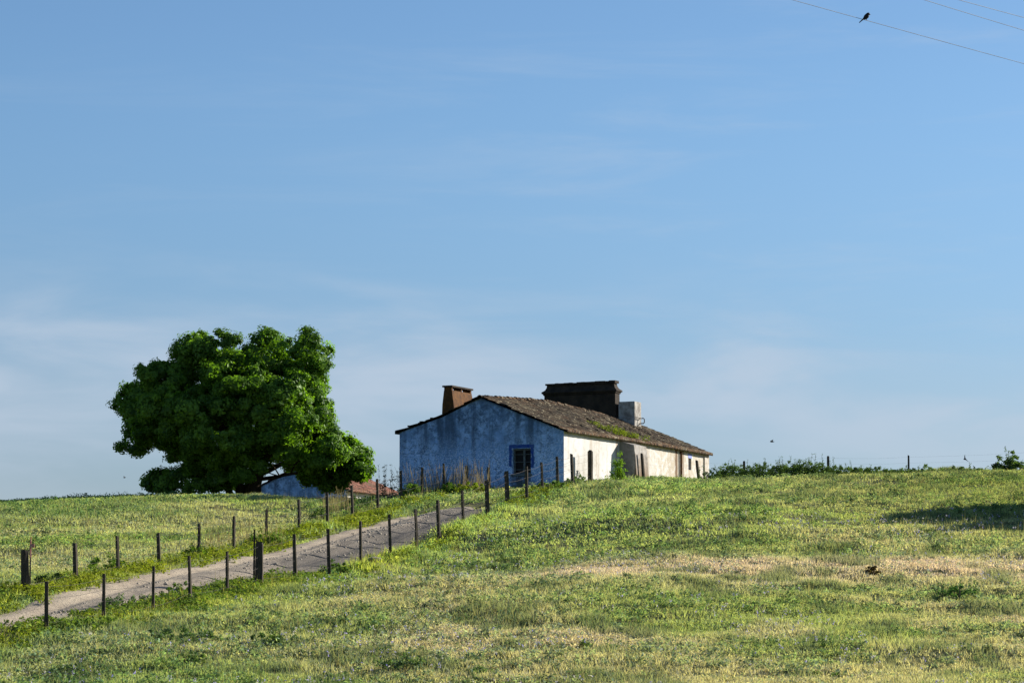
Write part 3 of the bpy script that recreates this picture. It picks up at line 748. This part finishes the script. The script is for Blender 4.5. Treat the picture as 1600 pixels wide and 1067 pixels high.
# ------------------------------------------------------------------ fences
def post_mesh(name, th, h, lean, seed, pointed=False, flat=False):
    rg_ = random.Random(seed); th *= 1.05; bm = bmesh.new(); n = 7 if th > .2 else 5
    rings = []; lv = [-.35, 0, h*.33, h*.66, h*.95, h]
    tw = rg_.uniform(0, 1); tilt = rg_.uniform(-.3, .3)
    for i, z in enumerate(lv):
        f = 1.08 - .16*i/5 if not pointed else 1.0
        rr = th/2*f*(1 if i < 5 else (.9 if not pointed else .5))
        ring = []
        for k in range(n):
            a = 2*math.pi*k/n + tw; r = rr*(1+.13*math.sin(k*2.3+seed))
            x = math.cos(a)*r; y = math.sin(a)*r
            zz = z + ((x*tilt*1.2) if i == 5 and not pointed else 0)
            ring.append(bm.verts.new((x + lean*max(z, 0)/h + rg_.uniform(-.006,.006), y + rg_.uniform(-.006,.006), zz)))
        rings.append(ring)
    for a, b in zip(rings[:-1], rings[1:]):
        for k in range(n): bm.faces.new((a[k], a[(k+1)%n], b[(k+1)%n], b[k]))
    bm.faces.new(rings[-1]); bm.faces.new(rings[0][::-1])
    bmesh.ops.recalc_face_normals(bm, faces=bm.faces[:])
    me = bpy.data.meshes.new(name); bm.to_mesh(me); bm.free(); return me
def fence(name, rows, label, strands, seed, wr=.0045, group='wire fences on the hill', extra=None):
    p0 = at(rows[0][0], rows[0][2], rows[0][3]); root = tag(empty(name, (p0.x, p0.y, H(p0.x, p0.y))), label, 'fence', group)
    base = Vector(root.location); tops = []
    for i, (px, ty, by, Y, lean, th) in enumerate(rows):
        q = at(px, by, Y); z = H(q.x, q.y); h = zof(ty, Y) - z
        h = max(h, .9)
        o = link('post', post_mesh('post', th, h, lean, seed+i, pointed=(px == 922.5)), M_POST, root)
        o.location = Vector((q.x, q.y, z)) - base
        if th > .2: o['label'] = 'thick round strainer post, much stouter than the others'
        tops.append((Vector((q.x, q.y, z)) - base, h, lean))
    if extra: tops = tops + extra(base)
    for k, f in enumerate(strands):
        pts = []
        for (a, h, l), (b, h2, l2) in zip(tops[:-1], tops[1:]):
            A = a + Vector((l*f, -.05, h*f)); B = b + Vector((l2*f, -.05, h2*f))
            for j in range(4):
                t = j/4; pts.append(A.lerp(B, t) + Vector((0, 0, -.05*math.sin(math.pi*t))))
        pts.append(B)
        bm = bmesh.new(); tube(bm, pts, wr, 3); bobj('wire', bm, M_WIRE, root)
    return root
fence('wire_fence', NEAR, 'wire fence with thin dark posts along the near side of the dirt track', (.9, .68, .45, .22), 10)
fence('wire_fence', FAR, 'wire fence with leaning dark posts along the far side of the dirt track', (.9, .66, .42, .2), 50)
def cx_extra(base):
    out = []
    for x, y in ((25.5, 133.5), (33, 133)):
        z = H(x, y); out.append((Vector((x, y, z)) - base, 1.1, 0))
    return out
fence('wire_fence', [NEAR[-1]] [:0] + CREST, 'sparse wire fence along the crest right of the farmhouse, half hidden in weeds', (.9, .6), 90, .002, extra=cx_extra)
# stakes
q = at(47.5, 872, 83.5); z = H(q.x, q.y); stk = tag(empty('marker_stake', (q.x, q.y, z)), 'thin stake with a faded red top beside the thick post at the left edge', 'stake')
h = zof(838, 83.5) - z
bm = bmesh.new(); tube(bm, [(0,0,-.3),(0,0,h*.62)], .025, 6); bobj('shaft', bm, M_POST, stk)
bm = bmesh.new(); tube(bm, [(0,0,h*.62+.002),(0,0,h*.85),(.01,0,h)], [.032,.03,.015], 6); box(bm, .03, .11, -.01, .01, h*.8, h*.87); bobj('red_tape', bm, M_RED, stk)
q = at(397.5, 850, 87.5); z = H(q.x, q.y); h = zof(827, 87.5) - z
o = tag(link('slim_stake', post_mesh('slim_stake', .055, h, 0, 5), M_POST), 'slim stake standing just behind the thick post at mid track', 'stake'); o.location = (q.x, q.y, z)

# ------------------------------------------------------------------ grass (one mass of blades)
def frustum_points(n, d0, d1, pad=1.7):
    n = int(n*1.5)
    d = np.sqrt(RNG.uniform(d0*d0, d1*d1, n)); u = RNG.uniform(-.18*pad, .18*pad, n)
    return u*d, d
def in_house(x, y, g=0.0):
    dx, dy = x-HX, y-HY
    lx = dx*math.cos(HA) - dy*math.sin(HA); ly = dx*math.sin(HA) + dy*math.cos(HA)
    return (lx < g) & (lx > -WID-g) & (ly > -g) & (ly < L_HOUSE+g)
def blades(x, y, nb, hmin, hmax, width, col, spread, lean=.35, hscale=None):
    """nb triangles per tuft at ground points"""
    n = len(x); z = hgt(x, y)
    X = np.repeat(x, nb) + RNG.normal(0, spread, n*nb); Y = np.repeat(y, nb) + RNG.normal(0, spread, n*nb); Z = np.repeat(z, nb) - .03
    h = RNG.uniform(hmin, hmax, n*nb)
    if hscale is not None: h = h*np.repeat(hscale, nb)
    a = RNG.uniform(0, 2*np.pi, n*nb); w = width*RNG.uniform(.6, 1.3, n*nb)*.5
    b = RNG.uniform(0, 2*np.pi, n*nb); l = lean*RNG.uniform(0.1, 1, n*nb)*h
    P0 = np.stack([X-np.cos(a)*w, Y-np.sin(a)*w, Z], 1); P1 = np.stack([X+np.cos(a)*w, Y+np.sin(a)*w, Z], 1)
    P2 = np.stack([X+np.cos(b)*l, Y+np.sin(b)*l, Z+h], 1)
    V = np.stack([P0, P1, P2], 1).reshape(-1, 3)
    c = np.repeat(col, nb, 0)*RNG.uniform(.74, 1.22, (n*nb, 1))
    return V, np.repeat(c, 3, 0)
def lerp(a, b, t): return np.array(a)*(1-t[:, None]) + np.array(b)*t[:, None]
def meadow_tone(x, y):
    w, s = fence_uv(x, y)
    left = sstep(4.5, 6.5, w)
    n1 = fbm(x, y, 7, 31, 3); n2 = fbm(x, y*.55, 2.2, 41, 3); n3 = fbm(x, y*.5, 1.1, 51, 2)
    c = lerp((.125, .155, .036), (.175, .175, .062), sstep(.35, .65, n1))
    dry = np.exp(-((y-88-2*(n1-.5)*6)/4.6)**2)*sstep(-6, 3, x)*(1-left)
    lush = sstep(-1, -7, x)*sstep(79, 73, y)*sstep(.25, .5, n2)
    dry = np.maximum(dry, .35*np.exp(-((y-72-5*(n1-.5))/6)**2)*sstep(.4, .62, n2))
    dry = np.clip(dry*(.45+.7*n2), 0, .8)
    dry = dry*(1-.8*lush); c = c*(1-.35*lush[:, None]) + np.array((.085, .13, .03))*(.35*lush[:, None])
    c = c*(1-dry[:, None]) + np.array((.25, .205, .115))*dry[:, None]
    up = sstep(94, 104, y)*(1-left)
    c = c*(1-.55*up[:, None]) + np.array((.125, .16, .035))*(.55*up[:, None])
    dk = sstep(.56, .70, n3)*.75
    c = c*(1-dk[:, None]) + np.array((.05, .072, .022))*dk[:, None]
    # lusher, yellower strip along the track
    rim = np.exp(-((w-5.0)/.9)**2) + np.exp(-((w+.1)/.9)**2)
    rim = np.clip(rim, 0, 1)*(s < 48)
    c = c*(1-.75*rim[:, None]) + lerp((.15, .18, .016), (.09, .14, .03), sstep(.4, .6, n2))*(.75*rim[:, None])
    # left hill: greener and darker towards its top left
    g = left*sstep(102, 116, y)*sstep(.2, .6, n1)*sstep(-8, -18, x)
    c = c*(1-.6*g[:, None]) + np.array((.075, .12, .026))*(.6*g[:, None])
    dl = left*sstep(.45, .65, n2)*(1-g)*.5
    c = c*(1-dl[:, None]) + np.array((.22, .20, .085))*dl[:, None]
    return c*(np.array((2.95, 2.85, 5.4))*(1+.16*(up*(1-2.4*sstep(4, 19, x)))[:, None])*(1-left[:, None]*np.array((.10, .03, .16)))), rim
Vs = []; Cs = []
def add_grass(n, d0, d1, nb, hm, hM, wd, spread, lean=.45, hs=True, tall=False):
    x, y = frustum_points(n, d0, d1); n = len(x)
    keep = (path_mask(x, y, -.12) < RNG.uniform(.02, .9, n)) & ~in_house(x, y, .05)
    x, y = x[keep], y[keep]
    c, rim = meadow_tone(x, y)
    n3 = fbm(x, y*.5, 1.1, 51, 2); hsc = (.55 + .9*fbm(x, y, 1.6, 61, 2))*(1+.55*rim)*(1+.5*sstep(.55, .75, n3))
    if tall: c = c*.4 + np.array((.34, .27, .15))*.6
    V, C = blades(x, y, nb, hm, hM, wd, c, spread, lean, hsc)
    Vs.append(V); Cs.append(C)
add_grass(52000, 57, 92, 8, .05, .17, .036, .08, .9)
add_grass(46000, 92, 136, 7, .05, .16, .050, .12, .9)
add_grass(7000, 57, 120, 3, .20, .36, .014, .06, .4, tall=True)
def add_herbs(n, d0, d1, k, size, spread):
    x, y = frustum_points(n, d0, d1); n = len(x)
    w, s = fence_uv(x, y)
    keep = (path_mask(x, y, -.05) < .3) & ~in_house(x, y, .1) & (fbm(x*.7, y, 1.5, 63, 3) > RNG.uniform(.3, .62, n))
    x, y = x[keep], y[keep]; c, rim = meadow_tone(x, y); m = len(x)
    c = c*RNG.uniform(.78, 1.2, (m, 1))
    g = (RNG.uniform(0, 1, m) < .25)[:, None]; c = np.where(g, c*np.array((.62, .85, .75)), c)
    ce = np.stack([x, y, hgt(x, y)+.05+.06*rim], 1)
    V, I, T = leaves(ce, k, spread*(.7+.6*RNG.uniform(0, 1, m)), size, ((0, 0, 0), (1, 1, 1)), RNG, .6, .8)
    c = np.repeat(c, k*4, 0)*np.repeat(RNG.uniform(.76, 1.22, (m*k, 1)), 4, 0)
    t = np.stack([V[0::4], V[1::4], V[2::4], V[0::4], V[2::4], V[3::4]], 1).reshape(-1, 3)
    c = np.stack([c[0::4]]*6, 1).reshape(-1, 3)
    Vs.append(t); Cs.append(c)
add_herbs(52000, 57, 92, 7, .036, .13)
add_herbs(46000, 92, 136, 6, .050, .17)
# tussocks: taller darker leafy clumps that throw little shadows
x, y = frustum_points(11000, 57, 134); w, s = fence_uv(x, y)
k = (path_mask(x, y, .2) < .05) & ~in_house(x, y, .3) & (fbm(x*.5, y, 3.0, 65, 3) > RNG.uniform(.42, .62, len(x)) - .22*sstep(-1, -7, x)*sstep(79, 73, y))
x, y = x[k], y[k]; c, rim = meadow_tone(x, y); m = len(x); c = c*np.array((.50, .66, .62))*RNG.uniform(.5, 1.2, (m, 1))
ro = RNG.uniform(.08, .34, m)
V, I, T = leaves(np.stack([x, y, hgt(x, y)+ro*.45], 1), 34, ro, .05, ((0, 0, 0), (1, 1, 1)), RNG, .62, .4)
c = np.repeat(c, 34, 0)*RNG.uniform(.7, 1.35, (m*34, 1))
Vs.append(np.stack([V[0::4], V[1::4], V[2::4], V[0::4], V[2::4], V[3::4]], 1).reshape(-1, 3)); Cs.append(np.repeat(c, 6, 0))
V = np.concatenate(Vs); C = np.concatenate(Cs)
tag(link('meadow_grass', npmesh('meadow_grass', V, 3, np.arange(len(V)), C), M_GRASS), 'short green and straw coloured meadow grass covering the hill', 'grass', kind='stuff')

# lush weeds in two strips beside the track
def weed_mass(name, x, y, n_each, spread, size, tones, label, zoff=.12, seed=3, flat=.75):
    rg_ = np.random.default_rng(seed)
    c = np.stack([x, y, hgt(x, y)+zoff], 1)
    V, I, T = leaves(c, n_each, spread, size, tones, rg_, flat, .5)
    return tag(link(name, npmesh(name, V, 4, I, T), M_WEED), label, 'weeds', kind='stuff')
def along(s, w):
    wt = w + np.interp(s, fs_, fw_); return NFa[0,0]+s*pdir.x+wt*pl.x, NFa[0,1]+s*pdir.y+wt*pl.y
rs = np.random.default_rng(8)
s = rs.uniform(-14, 50, 1500); w = 4.75 + rs.normal(0, .42, 1500); x, y = along(s, w)
k = (fbm(x, y, 1.8, 71, 2) > .36) & ~in_house(x, y, .2); x, y = x[k], y[k]
weed_mass('verge_weeds', x, y, 26, rs.uniform(.14, .34, len(x)), .055, ((.075, .11, .018), (.21, .21, .025)), 'yellow green weeds lining the far side of the dirt track')
s = rs.uniform(-14, 50, 1500); w = .05 + rs.normal(0, .4, 1500); x, y = along(s, w)
k = (fbm(x, y, 1.8, 73, 2) > .42) & ~in_house(x, y, .2) & ((s < 20) | (s > 42) | (w < -.1) & (rs.uniform(0, 1, 1500) < .5)); x, y = x[k], y[k]
weed_mass('verge_weeds', x, y, 24, rs.uniform(.12, .28, len(x)), .05, ((.07, .105, .02), (.20, .205, .03)), 'yellow green weeds lining the near side of the dirt track', seed=5)

s = rs.uniform(-1, 19, 520); w = .1 + rs.normal(0, .4, 520); x, y = along(s, w)
k = (fbm(x, y, 1.8, 75, 2) > .40); x, y = x[k], y[k]
weed_mass('verge_weeds', x, y, 34, rs.uniform(.14, .28, len(x)), .055, ((.05, .085, .022), (.14, .18, .045)), 'tall leafy green weeds hiding the lower near edge of the dirt track', zoff=.14, seed=6)

# wild flowers
x, y = frustum_points(3600, 59, 104); w, s = fence_uv(x, y)
k = (fbm(x, y, 3.5, 81, 2) > .52) & (w < -1.5); x, y = x[k], y[k]
z = hgt(x, y)+RNG.uniform(.16, .32, len(x))
V, I, T = leaves(np.stack([x, y, z], 1), 4, .05, .030, ((.16, .14, .48), (.40, .34, .58)), RNG, 1.6)
tag(link('wild_flowers', npmesh('wild_flowers', V, 4, I, T), M_WEED), 'tiny lilac wild flowers scattered through the meadow', 'flowers', kind='stuff')

# pebbles on the track
n = 3000; s = RNG.uniform(-14, PATH_END-2, n); w = 2.3 + RNG.normal(0, .75, n); k = (np.abs(w-2.45) < 1.5) & ((fbm(s, w*2, 2.5, 91, 3) > .52) | ((s > 18) & (np.abs(w-2.5) < .5))); s, w = s[k], w[k]
x, y = along(s, w); z = hgt(x, y)+.055; n = len(x); r = .012 + .05*RNG.uniform(0, 1, n)**3
octa = np.array([(1,0,0),(0,1,0),(-1,0,0),(0,-1,0),(0,0,.7),(0,0,-.7)]); of_ = np.array([(0,1,4),(1,2,4),(2,3,4),(3,0,4),(1,0,5),(2,1,5),(3,2,5),(0,3,5)])
V = (octa[None]*r[:,None,None]*RNG.uniform(.6,1.3,(n,6,1)) + np.stack([x,y,z],1)[:,None]).reshape(-1,3); I = (of_[None]+np.arange(n)[:,None,None]*6).reshape(-1)
tag(link('track_pebbles', npmesh('track_pebbles', V, 3, I), M_STONE), 'loose pale pebbles on the dirt track', 'pebbles', kind='stuff')

# ------------------------------------------------------------------ shrubs, weeds and dry stalks as things of their own
def shrub(name, px, Y, w, h, label, cat='shrub', tones=((.03,.055,.015),(.075,.12,.03)), n=34, leaf=.06, group=None, seed=0, spikes=0, x=None, d=None):
    rg_ = np.random.default_rng(seed+100)
    q = at(px, 760, Y); xx = q.x if x is None else x; z = H(xx, Y)
    d = w if d is None else d
    k = max(6, int(n*w*h*1.6)+6)
    p = rg_.uniform(-1, 1, (k, 3)); rr = np.sqrt((p[:,:2]**2).sum(1))
    p = p[rr < 1]; top = np.sqrt(np.maximum(0, 1-(p[:,:2]**2).sum(1)))
    c = np.stack([p[:,0]*w/2, p[:,1]*d/2, (.15+.85*np.abs(p[:,2]))*top*h*rg_.uniform(.75, 1.1, len(p))], 1)
    V, I, T = leaves(c, 30, rg_.uniform(.09, .2, len(c))*min(1.4, max(.7, h)), leaf, tones, rg_, .9, .4)
    bm = bmesh.new()
    for j in range(max(3, int(w*3))):
        t = c[rg_.integers(len(c))]; tube(bm, [(t[0]*.4, t[1]*.4, -.1), (t[0]*.7, t[1]*.7, t[2]*.55), tuple(t)], [.018, .012, .005], 4)
    tops = []
    for j in range(spikes):
        a = rg_.uniform(-w/2, w/2); b = rg_.uniform(-d/2, d/2)*.6; hh = h*rg_.uniform(.9, 1.3); l = rg_.normal(0, .1)
        tube(bm, [(a, b, 0), (a+l*.5, b, hh*.6), (a+l, b, hh)], [.010, .008, .004], 4)
        for m_ in range(5):
            tt = .45+.55*m_/4; tops.append((a+l*tt, b, hh*tt))
    if tops:
        V2, I2, T2 = leaves(np.array(tops), 6, .07, leaf*.7, tones, rg_, 1, .4); I2 = I2+len(V)
        V = np.concatenate([V, V2]); I = np.concatenate([I, I2]); T = np.concatenate([T, T2])
    for f in bm.faces: f.material_index = 1
    me = npmesh(name, V, 4, I, T); bm.from_mesh(me); bm.to_mesh(me); bm.free()
    o = link(name, me, [M_WEED, M_TWIG]); o.location = (xx, Y, z)
    return tag(o, label, cat, group)
DK = ((.035, .06, .025), (.085, .125, .045)); MID = ((.045, .085, .018), (.11, .165, .035)); GRY = ((.05, .08, .04), (.11, .155, .075)); YG = ((.08, .12, .015), (.19, .21, .03))
# weed row on the crest, right of the house
for i, (px, w, h, sk) in enumerate(((1118,1.3,.55,4),(1140,1.2,.75,5),(1168,1.5,.7,4),(1198,1.5,.75,5),(1230,1.5,.7,5),(1258,1.4,.72,6),(1285,1.3,.62,6),(1312,1.4,.5,3),(1345,1.5,.38,1),(1378,1.4,.36,1))):
    shrub('weed_bush', px, 128.0+.4*(i%3), w*1.3, h*1.08, 'tall dark weed bush in the row along the crest right of the farmhouse', 'weeds', DK, 60, .042, 'weed bushes along the crest', i, sk)
for i, (px, w, h) in enumerate(((1412,1.6,.42),(1455,1.5,.38),(1495,1.4,.42),(1530,1.1,.3))):
    shrub('low_weed', px, 131.8, w, h, 'low grey green weed clump on the crest towards the right edge', 'weeds', GRY if i%2 else DK, 24, .055, 'low weeds on the right crest', 30+i, 1)
shrub('crest_bush', 1578, 132.2, 1.5, 1.05, 'dark bush against the sky on the crest at the right edge of the photo', 'shrub', DK, 34, .075, None, 40, 2)
# near the gable
shrub('twiggy_shrub', 610, 121.5, 1.0, 1.2, 'sparse twiggy shrub beside the left corner of the farmhouse', 'shrub', ((.04,.045,.03),(.09,.085,.05)), 9, .05, None, 41, 9)
shrub('green_bush', 646, 119.2, 1.3, .62, 'round green bush below the left part of the gable', 'shrub', MID, 44, .06, None, 42)
shrub('green_bush', 703, 119.8, 1.2, .6, 'dark green bush under the dry stalks at the gable foot', 'shrub', ((.03,.07,.018),(.09,.14,.03)), 44, .06, None, 43)
shrub('green_bush', 737, 119.6, 1.5, .62, 'bright green bush left of the gable window, below it', 'shrub', YG, 44, .06, None, 44)
shrub('green_bush', 858, 118.8, 1.6, .5, 'broad leafy weed bush in front of the right corner of the gable', 'shrub', MID, 40, .06, None, 45)
shrub('green_bush', 905, 123, 1.2, .35, 'low weed bush at the foot of the white wall by the thick pointed post', 'shrub', MID, 40, .05, None, 46)
shrub('grey_bush', 578, 115.5, 2.2, .42, 'wide grey green bush between the outbuilding and the track', 'shrub', GRY, 36, .06, None, 47)
# ivy like plant growing against the white wall beside the buttress
lx, ly = 1.25, hy(966, 1.25)
X_, Y_ = hw(lx, ly); shrub('wall_plant', 0, Y_, .5, 1.25, 'tall bright green plant growing against the white wall left of the buttress', 'plant', ((.06,.12,.015),(.16,.24,.03)), 30, .055, None, 48, 0, x=X_, d=.4)
# grass growing on the tiles
rg_ = np.random.default_rng(77)
ry = rg_.uniform(by0-.6, by0+3.4, 110); rx = rg_.uniform(-1.5, .15, 110); kk = rg_.uniform(0, 1, 110) < np.exp(-((ry-(by0+1.2+.3*rx))/1.2)**2)*(1+rx*.3); ry, rx = ry[kk], rx[kk]
cc = np.stack([rx, ry, np.array([prof_z(v_) for v_ in np.minimum(rx, 0)]) + hump(ry)*.3 + .12], 1)
V, I, T = leaves(cc, 26, .2, .05, ((.05,.07,.012),(.16,.18,.035)), rg_, .8, .4)
o = tag(link('roof_weeds', npmesh('roof_weeds', V, 4, I, T), M_WEED), 'mossy green weeds growing on the roof tiles above the buttress', 'weeds'); o.location = house.location; o.rotation_euler = house.rotation_euler
# dry stalks before the gable
def stalks(name, px0, px1, Y, n, hmin, hmax, label, col, seed, dY=1.2, kind='stuff'):
    rg_ = np.random.default_rng(seed); px = rg_.uniform(px0, px1, n); yy = Y + rg_.uniform(-dY, dY, n); x = np.array([at(a, 760, b).x for a, b in zip(px, yy)])
    z = hgt(x, yy)-.05; h = rg_.uniform(hmin, hmax, n)*(.6+.8*vn(px, yy*0, 14, seed)); l = rg_.normal(0, .22, n)*h; m_ = rg_.normal(0, .1, n)*h; w = .0055
    A = np.stack([x-w, yy, z], 1); B = np.stack([x+w, yy, z], 1); D = np.stack([x+l+w*.8, yy+m_, z+h], 1); E = np.stack([x+l-w*.8, yy+m_, z+h], 1)
    V = np.stack([A, B, D, E], 1).reshape(-1, 3); c = np.repeat(np.array(col)[None]*rg_.uniform(.6, 1.3, (n, 1)), 4, 0)
    return tag(link(name, npmesh(name, V, 4, np.arange(n*4), c), M_GRASS), label, 'dry grass', kind=kind)
stalks('dry_stalks', 634, 765, 121.2, 620, .3, 1.2, 'tall pale dry stalks standing before the shaded gable', (.27, .23, .21), 3)
stalks('dry_stalks', 505, 552, 114.5, 160, .4, .95, 'thin dry stalks behind the far fence below the red roof', (.26, .23, .17), 5)
stalks('dry_stalks', 318, 440, 99.6, 170, .3, .75, 'dry grass along the far fence left of the thick post', (.25, .22, .15), 6)
# plants in the field
def fshrub(name, px, py, w, h, label, cat='weeds', tones=MID, seed=0, sp_=0, dns=36, leaf=.045):
    # march along the pixel ray until it meets the ground
    Y = 58.0
    while Y < 140:
        q = at(px, py, Y)
        if smooth_z(np.array([q.x]), np.array([Y]))[0] > q.z: break
        Y += .4
    return shrub(name, px, Y, w, h, label, cat, tones, dns, leaf, None, seed, sp_)
fshrub('thistle_plant', 1492, 929, 1.35, .45, 'clump of upright blue green thistles in the right of the meadow', 'plant', ((.03,.07,.03),(.09,.15,.06)), 60, 7)
fshrub('dead_clump', 1362, 900, .45, .26, 'small dark brown dead clump in the dry strip of the meadow', 'plant', ((.04,.028,.015),(.08,.055,.03)), 61, 0, 60)
fshrub('field_weed', 285, 1008, 2.2, .45, 'wide dark weed clump in the lower left meadow', 'weeds', GRY, 62, 2)
fshrub('field_weed', 418, 1015, .95, .38, 'dark green weed clump right of the wide one in the lower left meadow', 'weeds', DK, 63, 2)
fshrub('field_weed', 310, 1040, .5, .2, 'small dark weed clump under the wide one in the lower left meadow', 'weeds', DK, 64)
fshrub('field_weed', 628, 1047, 1.4, .3, 'spreading grey green weed patch at the bottom edge left of centre', 'weeds', GRY, 65, 2)
fshrub('field_weed', 745, 1052, .9, .2, 'low blue green weed patch at the bottom edge near the centre', 'weeds', GRY, 66)
fshrub('field_weed', 914, 1012, .35, .25, 'little dark weed tuft low in the middle of the meadow', 'weeds', DK, 67)
fshrub('field_weed', 1293, 1052, .8, .12, 'flat dark weed patch at the bottom edge right of centre', 'weeds', DK, 68)
fshrub('field_weed', 1140, 806, 1.0, .22, 'dark weed clump in the upper meadow below the far end of the farmhouse', 'weeds', DK, 69)
fshrub('field_weed', 1190, 808, .8, .2, 'dark weed clump in the upper meadow under the crest weed row', 'weeds', DK, 70)
fshrub('verge_bush', 525, 897, 1.1, .5, 'bright green bush against the near fence where the ruts begin', 'weeds', MID, 71)
fshrub('verge_bush', 425, 912, .45, .3, 'small green bush touching the right side of the thick mid track post', 'weeds', MID, 72)
fshrub('verge_bush', 395, 918, .6, .32, 'dark bush at the left foot of the thick mid track post', 'weeds', DK, 73)
fshrub('verge_bush', 415, 852, 1.3, .55, 'feathery green bush on the far verge behind the thick mid track post', 'weeds', MID, 74)
fshrub('verge_bush', 310, 870, 1.1, .4, 'green bush on the far verge near the left fence shadow', 'weeds', MID, 75)
fshrub('verge_bush', 168, 892, 1.4, .5, 'bushy green weeds at the far fence third post from the left edge', 'weeds', MID, 76)
fshrub('verge_bush', 82, 915, .9, .35, 'dark green bush right of the thick post at the left edge', 'weeds', DK, 77)
fshrub('verge_bush', 22, 935, 1.2, .45, 'leafy bush below the thick post at the left edge', 'weeds', ((.06,.09,.015),(.14,.15,.025)), 78)
fshrub('verge_bush', 500, 812, .9, .45, 'dark scrub at the far fence below the shaded outbuilding', 'weeds', DK, 79)
fshrub('verge_bush', 195, 958, 1.6, .4, 'grey green bush on the near verge between the second and third near posts', 'weeds', GRY, 80)
fshrub('verge_bush', 285, 937, 1.2, .4, 'leafy green bush on the near verge by the fourth near post', 'weeds', MID, 81)
fshrub('sky_sprig', 110, 788, .7, .1, 'pair of thin sprigs breaking the skyline of the left hill', 'plant', MID, 82, 5, 6)
# pale stone lying in the grass below the near fence
def rock(px, py, r, label, seed):
    Y = 60.0
    while Y < 140:
        q = at(px, py, Y)
        if smooth_z(np.array([q.x]), np.array([Y]))[0] > q.z: break
        Y += .3
    bm = bmesh.new(); bmesh.ops.create_icosphere(bm, subdivisions=2, radius=r); rg_ = random.Random(seed)
    for v in bm.verts: v.co *= rg_.uniform(.82, 1.12); v.co.z *= .6; v.co.x *= 1.3
    o = bobj('stone', bm, M_STONE); o.location = (q.x, Y, H(q.x, Y)+r*.5); tag(o, label, 'stone')
rock(585, 884, .17, 'pale stone lying in the grass below the near fence', 3)

# ------------------------------------------------------------------ overhead cables and birds
def cable(a, b, label):
    A = at(*a); B = at(*b); D = B-A; pts = []
    for i in range(-30, 61):
        t = i/6.0; p = A + D*t; p.z += .018*D.length*(t*t-t)*.12; pts.append(p)
    root = pts[0].copy(); bm = bmesh.new(); tube(bm, [p-root for p in pts], .0058, 6)
    o = bobj('power_cable', bm, M_CABLE, smooth=True); o.location = root; tag(o, label, 'cable', 'power cables'); return A, D
A1, D1 = cable((1237, 0, 62), (1600, 100, 66), 'lowest overhead cable, the one the bird perches on')
cable((1443, 0, 62), (1600, 48, 64), 'middle overhead cable in the top right corner')
cable((1497, 0, 62), (1600, 28, 63.5), 'uppermost overhead cable in the very corner at top right')
def loft(bm, pts, rad, n=10, sx=1.0):
    tube(bm, pts, rad, n)
tB = (1349-1237)/363.0
P = A1 + D1*tB; P.z += .018*D1.length*(tB*tB-tB)*.12
bird = empty('perched_bird', P); tag(bird, 'dark long tailed bird perched on the lowest overhead cable', 'bird')
px_m = 62.8/F_PX
def b2(px, py): return Vector(((px-1349)*px_m, 0, (32.2-py)*px_m))     # bird's own frame, feet on the cable
bm = bmesh.new()
pts = [(1337.5,36.0),(1341,32.8),(1343.5,30.6),(1345.8,29.2),(1347.5,27.6),(1349.3,25.6),(1350.4,24.2),(1351.2,23.0),(1352.4,22.2),(1353.6,22.3),(1354.3,22.6),(1355.8,23.0)]
rad = [.010,.012,.018,.034,.048,.054,.050,.043,.041,.034,.016,.003]
tube(bm, [b2(*p) for p in pts], rad, 12)
for v in bm.verts:
    if v.co.x < b2(1344, 0).x: v.co.y *= 1.6
bobj('body', bm, M_BIRD, bird, smooth=True)
bm = bmesh.new()
for sy in (-.02, .02): tube(bm, [b2(1349, 28.6)+Vector((0, sy, 0)), b2(1349.6, 30.5)+Vector((0, sy, 0)), b2(1349.2, 32.0)+Vector((0, sy*.9, 0))], [.009, .006, .005], 5)
bobj('leg', bm, M_BIRD2, bird)
def flyer(px, py, Y, span, roll, yaw, label, mat, sc=.6):
    q = at(px, py, Y); root = empty('flying_bird', q); root.rotation_euler = (0, roll, yaw); tag(root, label, 'bird', 'birds flying over the crest')
    bm = bmesh.new(); tube(bm, [(0,-.12,0),(0,-.07,0),(0,-.02,0),(0,.05,.0),(0,.10,.01),(0,.125,.008),(0,.15,.0)], [.006,.016,.030,.034,.026,.022,.003], 8); bobj('body', bm, mat, root, smooth=True); root.scale = (sc,)*3
    for s in (-1, 1):
        bm = bmesh.new(); L = span/2
        up = [(s*.02,.06,.012),(s*L*.45,.09,.07),(s*L,.0,.10),(s*L*.5,.02,.07),(s*.02,-.04,.012)]
        t = [bm.verts.new(p) for p in up]; b = [bm.verts.new((p[0], p[1], p[2]-.012)) for p in up]
        bm.faces.new(t); bm.faces.new(b[::-1])
        for k in range(5): bm.faces.new((t[k], b[k], b[(k+1)%5], t[(k+1)%5]))
        bobj('wing', bm, mat, root)
flyer(1207, 690, 95, .34, R(-15), R(60), 'tiny bird gliding above the weed row right of the farmhouse', M_BIRD2, .62)
flyer(1508, 717, 95, .36, R(60), R(20), 'tiny dark banking bird just above the crest near the right edge', M_BIRD, .75)
flyer(194, 746, 120, .30, R(20), R(-40), 'tiny dark bird in the sky left of the big tree', M_BIRD, .55)
